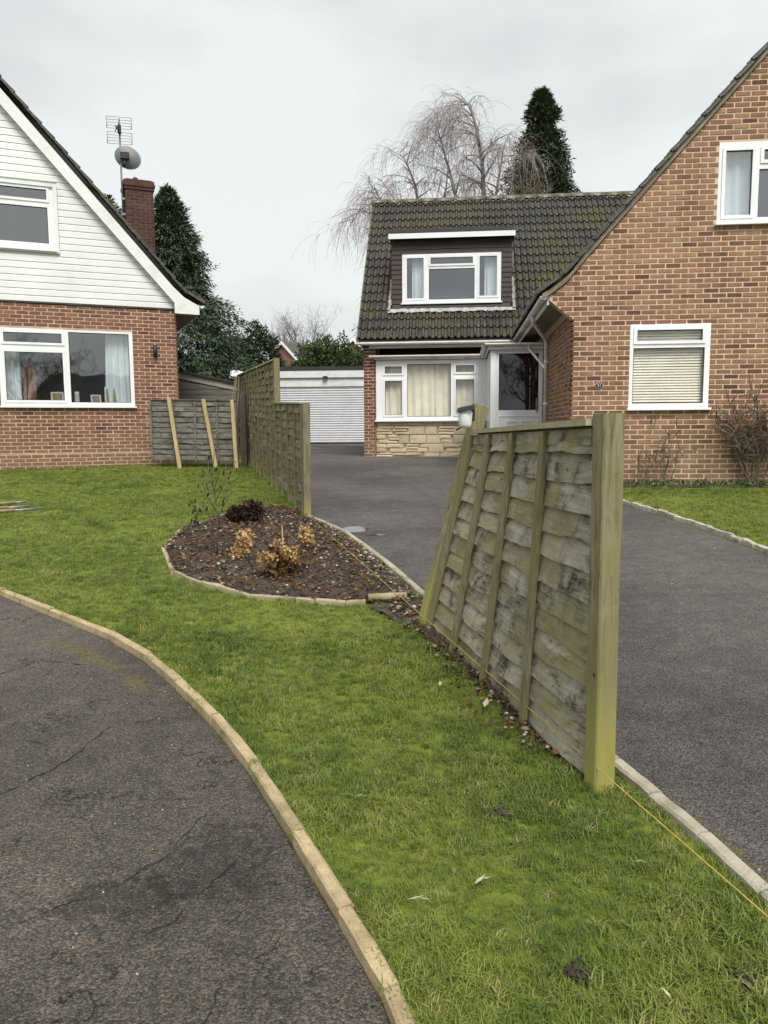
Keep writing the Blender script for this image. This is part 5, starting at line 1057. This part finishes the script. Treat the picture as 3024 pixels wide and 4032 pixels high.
# bare shrub behind the roof, in front of the conifer
random.seed(41); t = empty('bare_shrub_tree', (5.2, 29, 0.6), 0, 'brown twiggy bare tree in front of the dark conifer', 'tree'); m = MB(); tw = MB(); m.tube([(0,0,0),(0.05,0,4),(0.1,0,6.5)], [0.12,0.1,0.07], 6)
for k in range(12): az = k*2.4; limb(m, tw, Vector((0.1,0,random.uniform(5,8))), Vector((math.cos(az)*0.5, math.sin(az)*0.4, 0.9)).normalized(), random.uniform(1.6, 2.6), 0.045, 2, -0.02, 0.5, 6, 0.8, 0.2, 6, 0.12, (3, 4))
m.build('trunk', M['twig'], t); tw.build('crown', M['twig'], t)
def bare_shrub(x, y, h, n, label, seed, lean=(0,0,0), r=0.014, sp=0.5, ntw=4, kids=(2, 4), dep=1):
    random.seed(seed); t = empty('bare_shrub', (x, y, zg(y)), 0, label, 'shrub', 'bare shrubs under the gable'); m = MB(); tw = MB()
    for k in range(n):
        d = (Vector((random.uniform(-sp,sp), random.uniform(-sp*0.25,sp*0.1), 1))+Vector(lean)).normalized()
        limb(m, tw, Vector((random.uniform(-.08,.08), 0, -0.03)), d, h*random.uniform(0.6, 1.0), r, dep, -0.03, 0.55, 6, h*0.32, 0.3, ntw, 0.10, kids)
    m.build('stem', M['twig'], t); tw.build('twigs', M['twig'], t); return t
bare_shrub(5.62, 11.60, 0.86, 11, 'large bare twiggy shrub at the right edge under the gable', 51, (-0.2,0,0), 0.016, 0.42, 5, (2, 4), 2)
bare_shrub(5.98, 11.5, 0.98, 9, 'reddish upright bare shrub cut by the right edge of the photo', 52, (0.0,0,0), 0.012, 0.32, 5, (2, 4), 2)
bare_shrub(4.25, 11.68, 0.75, 6, 'small sparse bare shrub between the near post and the big bare shrub', 53, (0,0,0), 0.009, 0.6, 3, (2, 3))
bare_shrub(3.85, 11.75, 0.55, 4, 'smallest bare stems behind the near fence post', 54, (0.2,0,0), 0.008, 0.6, 3, (2, 3))
random.seed(55); m = MB()
for i in range(900):
    x = random.uniform(3.0, 7.5); y = 11.62-0.0916*(x-3)+random.gauss(0, 0.06); l = random.uniform(0.03, 0.10); card(m, Vector((x, y, zg(y)+0.01+random.random()*0.05)), (rv(1)+Vector((0,0,0.8))).normalized(), rv(1), l, l*0.35, random.random())
m.build('border_weeds', M['laurel'], label='low green weeds along the foot of the gable wall', cat='weeds', kind='stuff')
# flower bed planting
def flowerhead(mb, c, r, n, ):
    for i in range(n):
        d = rv(1)
        while d.length > 1 or d.length < 0.1: d = rv(1)
        d.normalize(); p = c+d*r*random.uniform(0.75, 1.05); l = r*random.uniform(0.35, 0.6); card(mb, p-d*l*0.2, (d*0.35+rv(0.9)).normalized(), d+rv(0.4), l, l*0.8, random.random())
random.seed(61); hz_ = zg(5.75)+0.03
hy = empty('hydrangea', (-0.80, 5.70, hz_), 0, 'dried brown hydrangea bush in the middle of the flower bed', 'plant'); m = MB(); lf = MB(); fh = []
for k in range(16):
    az = random.uniform(0, 6.28); e = Vector((math.cos(az)*random.uniform(.03,.17), math.sin(az)*random.uniform(.03,.17), random.uniform(.06,.19))); m.tube([(0,0,-0.03), e*0.5+rv(.02), e], [0.006,0.005,0.004], 5)
    for j in range(26): c = e*random.uniform(0.3, 1.0)+rv(0.05); l = random.uniform(.035,.075); card(lf, Vector((c.x, c.y, max(0.01, c.z))), (rv(1)+Vector((0,0,-0.4))).normalized(), rv(1), l, l*0.6, random.random()*0.75)
    if k % 2 == 0: fh.append(e)
m.build('stem', M['twig'], hy); lf.build('dead_leaves', M['deadleaf'], hy)
for e in fh[:7]: f = MB(); flowerhead(f, e+Vector((0,0,0.02)), random.uniform(.04,.055), 90); f.build('flower_head', M['deadhead'], hy)
m = MB(); m.tube([(0.04,0.05,0.0),(0.03,0.06,0.36)], 0.004, 5); m.build('bare_cane', M['wood_pale'], hy)
for i, (x, y, lab) in enumerate(((-1.20, 6.42, 'left dried hydrangea heads of two standing alone in the bed'), (-0.70, 6.72, 'right single dried hydrangea head near the drive edging'))):
    t = empty('dried_hydrangea', (x, y, zg(y)+0.03), 0, lab, 'plant', 'single dried hydrangea stems')
    hs_ = [((0.03,0,0.15),0.07),((0.0,-0.03,0.06),0.068),((-0.04,-0.05,0.01),0.05)] if i == 0 else [((0,0,0.12),0.072),((0.045,-0.02,0.06),0.05)]
    for c, r in hs_:
        m = MB(); m.tube([(0,0,-0.02),(c[0],c[1],c[2])], 0.004, 5); m.build('stem', M['twig'], t); f = MB(); flowerhead(f, Vector(c), r, 110); f.build('flower_head', M['deadhead'], t)
for i, (x, y, r, lab) in enumerate(((-1.43, 8.28, 0.12, 'larger red-brown leafy shrub at the back of the bed'), (-1.60, 8.26, 0.09, 'smaller dark brown shrub at the back of the bed'))):
    shrub('brown_shrub', x, y, zg(y)+0.02, [(0,0,r*0.95,r,r*0.95,r),(0.03,0,r*1.2,r*0.6,r*0.6,r*0.6)], lab, 'redbrown', 900, (0.03,0.06), False, 'shrub', 'brown shrubs in the bed', 70+i, 0.25, 0.3)
random.seed(77); sa = empty('sapling', (-1.43, 6.5, zg(6.5)+0.02), 0, 'thin dark sapling with few hanging leaves at the left of the bed', 'plant'); m = MB(); lf = MB(); m.tube([(0,0,-0.03),(0.01,0,0.3),(-0.02,0.02,0.66),(0.0,0.02,0.92)], [0.008,0.007,0.005,0.003], 5)
for (z, x, y, h) in ((0.24,-0.17,0.03,0.42),(0.30,0.16,0.05,0.50),(0.38,-0.11,-0.05,0.38),(0.45,0.10,0.0,0.36),(0.52,-0.07,0.05,0.36),(0.2,0.11,-0.06,0.36),(0.58,0.05,-0.02,0.30)):
    b = Vector((0,0,z)); e = Vector((x,y,z+h)); m.tube([b, b.lerp(e,0.5)+Vector((x*0.25,0,-0.03)), e], [0.004,0.003,0.002], 4)
    for j in range(7): c = b.lerp(e, random.uniform(0.3, 1)); l = random.uniform(.03,.06); card(lf, c, (rv(0.5)+Vector((0,0,-0.9))).normalized(), rv(1), l, l*0.38, random.random())
for j in range(26): card(lf, Vector((-0.17+random.uniform(-.05,.05), 0.02+random.uniform(-.04,.04), random.uniform(0.28,0.5))), (rv(0.5)+Vector((0,0,-0.9))).normalized(), rv(1), 0.05, 0.018, random.random())
m.build('stem', M['twig'], sa); lf.build('leaves', M['darkleaf'], sa)
# a short log lying at the end of the bed edging
m = MB(); m.tube([(-0.13,0,0),(-0.125,0,0),(0.125,0.02,0),(0.13,0.02,0)], [0.022,0.027,0.027,0.022], 10); o = m.build('short_log', M['log'], label='short round log lying at the end of the bed edging', cat='log'); o.location = (0.02, 5.0, zg(5)+0.03); o.rotation_euler = (0, 0, R(6))
# tools lying on the lawn
for i, (a, b, c_, lab) in enumerate((((-5.35,9.15,.395),(-4.70,10.05,.385),0.88,'garden tool pole lying on the lawn, farthest of three'), ((-5.1,8.62,.40),(-4.43,9.56,.375),0.76,'garden tool pole lying on the lawn, middle of three'), ((-4.95,8.25,.40),(-4.17,9.33,.37),0.74,'garden tool pole lying on the lawn, nearest of three'))):
    A, B = Vector(a), Vector(b); t = empty('tool_pole', A, 0, lab, 'garden tool', 'tool poles on the lawn'); d = B-A
    m = MB(); m.tube([d*0, d*c_], [0.020,0.021], 8); m.build('wooden_handle', M['wood_pale'], t); m = MB(); m.tube([d*(c_+0.001), d], 0.013, 8); m.build('metal_tube', M['metal'], t)
# pebbles and litter in the bed and along the drive
def pebbles(name, pts, label, mat='pebble', rmin=0.006, rmax=0.02, flat=0.6):
    m = MB()
    for (x, y, z) in pts:
        r = random.uniform(rmin, rmax)*random.uniform(0.6, 1.2); c = Vector((x, y, z+r*0.3)); q = Matrix.Rotation(random.uniform(0, 6.28), 3, 'Z') @ Matrix.Rotation(random.uniform(-.4,.4), 3, 'X'); v = []
        for zz, k in ((-0.7,0.6),(0.1,1.0),(0.75,0.6)):
            for j in range(6): a = j*math.pi/3+zz; v.append(c+q @ Vector((math.cos(a)*k*r*random.uniform(.85,1.15), math.sin(a)*k*r*0.75*random.uniform(.85,1.15), zz*r*flat)))
        f = [(i*6+j, i*6+(j+1) % 6, (i+1)*6+(j+1) % 6, (i+1)*6+j) for i in range(2) for j in range(6)]+[(5,4,3,2,1,0), tuple(12+j for j in range(6))]; m.add(v, f, True, random.random())
    return m.build(name, M[mat], label=label, cat='pebbles', kind='stuff')
random.seed(81); pts = []
while len(pts) < 800:
    x, y = random.uniform(-2.1, 0.3), random.uniform(4.9, 9.6)
    if inpoly([x], [y], bed_poly)[0]: pts.append((x, y, zg(y)+0.024))
for i in range(330):
    y = random.uniform(4.3, 8.6); xe = np.interp(y, [p[1] for p in EDGE[::-1]], [p[0] for p in EDGE[::-1]]); pts.append((xe-abs(random.gauss(0.06, 0.10))-0.05, y, zg(y)+0.022))
for i in range(130):
    y = random.uniform(2.7, 4.8); pts.append((FX(y)+random.uniform(-0.12, 0.10)-0.03, y, zg(y)+0.02))
pebbles('bed_pebbles', pts, 'pale pebbles and flints scattered over the soil of the bed')
cl = []
while len(cl) < 2600:
    x, y = random.uniform(-2.1, 0.3), random.uniform(4.9, 9.6)
    if inpoly([x], [y], bed_poly)[0]: cl.append((x, y, zg(y)+0.014+random.random()*0.018))
pebbles('soil_clods', cl, 'crumbly dark soil clods over the flower bed', 'soil', 0.004, 0.015, 0.7)
cl = []
for i in range(900):
    y = random.uniform(2.75, 5.05); cl.append((FX(y)+random.gauss(0.0, 0.06), y, zg(y)+0.004+random.random()*0.010))
pebbles('fence_foot_clods', cl, 'crumbly soil along the foot of the leaning fence panel', 'soil', 0.004, 0.013, 0.7)
m = MB()
for i in range(8000):
    x, y = random.uniform(-2.1, 0.3), random.uniform(4.9, 9.6)
    if not inpoly([x], [y], bed_poly)[0]: continue
    l = random.uniform(.02,.06); card(m, Vector((x, y, zg(y)+0.028+random.random()*0.018)), (rv(1)*Vector((1,1,0.25))).normalized(), rv(0.6)+Vector((0,0,1)), l, l*random.uniform(0.2,0.6), random.random())
for i in range(900):
    y = random.uniform(2.75, 5.0); x = FX(y)+random.gauss(-0.02, 0.09); l = random.uniform(.012,.045); card(m, Vector((x, y, zg(y)+0.022+random.random()*0.012)), (rv(1)*Vector((1,1,0.25))).normalized(), rv(0.6)+Vector((0,0,1)), l, l*random.uniform(0.2,0.6), random.random())
m.build('leaf_litter', M['deadleaf'], label='brown leaf litter on the soil of the flower bed', cat='litter', kind='stuff')
random.seed(83); pts = [(random.uniform(-3.2, 0.1), random.uniform(0.9, 5.0)) for _ in range(620)]; pts = [(x, y, zg(y)-0.033) for x, y in pts if inpoly([x], [y], KERB+[(-14,-3),(-14,9.5)])[0]]
pebbles('road_grit', pts, 'loose pale grit scattered on the old asphalt', 'pebble', 0.002, 0.006)
pts = [(random.uniform(0.9, 3.3), random.uniform(1.0, 9.0)) for _ in range(300)]; pts = [(x, y, zg(y)-0.031) for x, y in pts if inpoly([x], [y], drive_poly)[0]]
pebbles('drive_grit', pts, 'loose pale grit scattered on the driveway', 'pebble', 0.002, 0.008)
for i, (x, y, r, lab) in enumerate(((-0.31, 8.02, (0.14, 0.20), 'larger wet puddle on the drive near the short fence post'), (-0.09, 7.68, (0.10, 0.05), 'thin wet puddle on the drive near the short fence post'))):
    m = MB(); n = 26; m.add([(x+math.cos(2*math.pi*k/n)*r[0]*(1+0.25*noise.noise(Vector((k*0.5, i, 0)))), y+math.sin(2*math.pi*k/n)*r[1]*(1+0.25*noise.noise(Vector((k*0.5, i, 4)))), zg(y+math.sin(2*math.pi*k/n)*r[1])-0.026) for k in range(n)], [tuple(range(n))]); m.build('puddle', M['water'], label=lab, cat='puddle', group='puddles on the drive')

# cracks in the old road surface, bare soil spots and fallen leaves on the lawn
random.seed(87); road_ob = bpy.data.objects['road']
def crack(pts, w):
    P_ = [Vector((x, y, 0)) for x, y in pts]; Q = []
    for a, b in zip(P_[:-1], P_[1:]):
        n = max(2, int((b-a).length/0.018)); d = (b-a).normalized(); sd = Vector((-d.y, d.x, 0))
        for i in range(n): Q.append(a.lerp(b, i/n)+sd*(0.016*noise.noise(Vector((a.x*9+i*0.22, a.y*7, 2)))+random.uniform(-.004,.004)))
    m = MB(); v = []
    for i, q in enumerate(Q):
        d = (Q[min(i+1, len(Q)-1)]-Q[max(0, i-1)]).normalized(); sd = Vector((-d.y, d.x, 0)); e = math.sin(math.pi*min(1, max(0.02, i/len(Q))))**0.5; ww = w*0.55*e*random.uniform(0.25, 1.6)*max(0.0, 1.3*noise.noise(Vector((q.x*11, q.y*11, 6)))+0.75); z = zg(q.y)-0.029
        v += [Vector((*(q+sd*ww).xy, z)), Vector((*(q-sd*ww*random.uniform(.5,1)).xy, z))]
    m.add(v, [(2*i, 2*i+1, 2*i+3, 2*i+2) for i in range(len(Q)-1)]); m.build('road_crack', M['crack'], road_ob)
for pts, w in (([(-1.98,3.70),(-1.905,3.809),(-1.833,3.964),(-1.70,3.93),(-1.589,3.887),(-1.44,3.92)],0.006), ([(-1.5,2.36),(-1.36,2.55),(-1.227,2.769),(-1.19,2.93),(-1.166,3.1),(-1.101,3.234)],0.006), ([(-1.12,3.12),(-0.983,3.212),(-0.866,3.19),(-0.79,3.22)],0.005), ([(-1.02,1.86),(-0.885,1.958),(-0.75,2.06),(-0.66,2.2),(-0.61,2.40),(-0.50,2.44)],0.006), ([(-0.41,2.38),(-0.43,2.2),(-0.50,2.05),(-0.56,1.90),(-0.66,1.82)],0.005), ([(-0.9,2.28),(-0.98,2.40),(-1.05,2.42),(-1.16,2.38)],0.005), ([(-1.28,2.83),(-1.36,2.95),(-1.5,3.0)],0.004), ([(-0.32,1.42),(-0.4,1.55),(-0.38,1.7)],0.004), ([(-2.6,3.4),(-2.35,3.5),(-2.2,3.45)],0.005)): crack(pts, w)
pts = []
for (cx, cy, r) in ((0.367,2.373,0.05),(0.434,1.666,0.04),(0.831,1.646,0.035)):
    for k in range(70): a = random.uniform(0, 6.28); q = r*random.random()**0.8*(1+0.5*math.sin(3*a+cx*9)); pts.append((cx+math.cos(a)*q, cy+math.sin(a)*q*0.8, zg(cy)+random.uniform(-0.008,0.006)))
pebbles('bare_soil_spots', pts, 'small crumbly spots of bare soil showing in the near lawn', 'soil', 0.004, 0.010, 0.6)
m = MB()
for (x, y, a, l) in ((0.053,1.889,0.2,0.05),(0.237,1.952,0.8,0.05),(0.62,1.55,1.9,0.03),(-0.10,2.42,0.4,0.03),(0.42,3.15,1.3,0.09),(0.25,3.4,1.5,0.05),(-0.6,4.6,0.3,0.03),(-1.4,6.2,0.9,0.03),(0.7,2.05,0.1,0.03),(-2.9,8.6,0.4,0.04),(-1.8,10.6,0.2,0.05),(4.4,8.8,0.4,0.06),(4.9,7.7,0.4,0.05),(3.9,9.6,0.4,0.04)):
    d = Vector((math.cos(a), math.sin(a), 0.12)); card(m, Vector((x, y, zg(y)+0.032)), d, Vector((0,0.3,1)), l, l*0.3, 0.9); card(m, Vector((x, y, zg(y)+0.03))+d*l*0.6, (d+Vector((0.2,-0.3,-0.2))).normalized(), Vector((0,0.3,1)), l*0.7, l*0.25, 0.7)
m.build('fallen_leaves', M['paleleaf'], label='a few pale dead leaves and straws lying on the grass', cat='leaves', kind='stuff')
# ================================================================ GRASS
random.seed(91)
def tuft(n, h, spread, lean):
    m = MB()
    for i in range(n):
        x, y = random.gauss(0, spread), random.gauss(0, spread); az = random.uniform(0, 6.28); hh = h*random.uniform(0.5, 1.15); ln = lean*random.uniform(0.3, 1.4)*hh; w = random.uniform(0.0012, 0.0024)
        d = Vector((math.cos(az), math.sin(az), 0)); s = Vector((-d.y, d.x, 0))*w; b = Vector((x, y, -0.004)); p1 = b+d*ln*0.25+Vector((0,0,hh*0.55)); p2 = b+d*ln*0.9+Vector((0,0,hh*(1-0.25*min(1, ln/hh))))
        m.add([b-s, b+s, p1+s*0.85, p1-s*0.85, p2], [(0,1,2,3),(3,2,4)])
    return m.mesh('tuft')
protos = []
for k in range(6):
    me = tuft(16, 0.032+0.008*(k % 3), 0.016, 0.9+0.3*(k % 2)); me.materials.append(M['blade']); o = bpy.data.objects.new('grass_tuft_source', me); protos.append(o)
gcol = bpy.data.collections.new('grass_sources')
for o in protos: gcol.objects.link(o)
def grass(name, gens, label):
    P_ = []; S_ = []
    for poly, excl, (x0, x1, y0, y1), dens, sc in gens:
        n = int((x1-x0)*(y1-y0)*dens); x = rng.uniform(x0, x1, n); y = rng.uniform(y0, y1, n); k = inpoly(x, y, poly)
        for e in excl: k &= ~inpoly(x, y, e)
        x, y = x[k], y[k]
        c = np.array([noise.noise(Vector((a*1.7, b*1.7, 3)))+0.6*noise.noise(Vector((a*5, b*5, 8))) for a, b in zip(x, y)])
        keep = (c > -1.25+0.3*rng.random(len(c))); x, y, c = x[keep], y[keep], c[keep]
        P_.append(np.stack([x, y, np.where(y < 18, 0.036*y, 0.648)-0.012], 1)); S_.append(sc*(0.85+0.45*np.clip(c+0.2, -0.6, 1))*rng.uniform(0.75, 1.25, len(x)))
    P_ = np.concatenate(P_); S_ = np.concatenate(S_); me = bpy.data.meshes.new(name); me.vertices.add(len(P_)); me.vertices.foreach_set('co', P_.astype('f').ravel())
    a = me.attributes.new('sc', 'FLOAT', 'POINT'); a.data.foreach_set('value', S_.astype('f')); o = link(name, me, M['blade'], label=label, cat='grass', kind='stuff')
    ng = bpy.data.node_groups.new('grass_nodes', 'GeometryNodeTree'); ng.interface.new_socket('Geometry', in_out='INPUT', socket_type='NodeSocketGeometry'); ng.interface.new_socket('Geometry', in_out='OUTPUT', socket_type='NodeSocketGeometry')
    N_ = ng.nodes; gi, go = N_.new('NodeGroupInput'), N_.new('NodeGroupOutput'); mp_ = N_.new('GeometryNodeMeshToPoints'); ip = N_.new('GeometryNodeInstanceOnPoints'); ci = N_.new('GeometryNodeCollectionInfo')
    ci.inputs['Collection'].default_value = gcol; ci.inputs['Separate Children'].default_value = True; ci.inputs['Reset Children'].default_value = True; ip.inputs['Pick Instance'].default_value = True
    rr = N_.new('FunctionNodeRandomValue'); rr.data_type = 'FLOAT_VECTOR'; rr.inputs[0].default_value = (-0.25, -0.25, 0); rr.inputs[1].default_value = (0.25, 0.25, 6.283)
    na = N_.new('GeometryNodeInputNamedAttribute'); na.data_type = 'FLOAT'; na.inputs['Name'].default_value = 'sc'
    L_ = ng.links; L_.new(gi.outputs[0], mp_.inputs['Mesh']); L_.new(mp_.outputs[0], ip.inputs['Points']); L_.new(ci.outputs[0], ip.inputs['Instance']); L_.new(rr.outputs[0], ip.inputs['Rotation']); L_.new(na.outputs['Attribute'], ip.inputs['Scale']); L_.new(ip.outputs[0], go.inputs[0])
    md = o.modifiers.new('grass', 'NODES'); md.node_group = ng; return o
soilp = [(0.2,4.95),(0.28,5.0),(0.40,4.55),(0.52,4.0),(0.65,3.45),(0.75,3.05),(0.80,2.75),(0.70,2.74),(0.60,3.1),(0.46,3.6),(0.34,4.05),(0.14,4.5),(-0.08,4.85)]
grass('lawn_grass', [(lawn_poly, [bed_poly, soilp], (-1.2,1.15,0.9,2.6), 2600, 0.80), (lawn_poly, [bed_poly, soilp], (-2.2,0.9,2.6,4.4), 1700, 0.80), (lawn_poly, [bed_poly, soilp], (-5.0,0.4,4.4,7.0), 800, 0.85), (lawn_poly, [bed_poly], (-8.5,-0.8,7.0,11.0), 320, 1.05), (lawn_poly, [bed_poly], (-9.5,-1.2,11.0,16.6), 180, 1.2)], 'short mown green grass on the front lawn')
grass('side_lawn_grass', [(rlawn_poly, [], (2.9,6.5,5.5,11.7), 260, 1.2)], 'short mown green grass on the lawn under the gable')
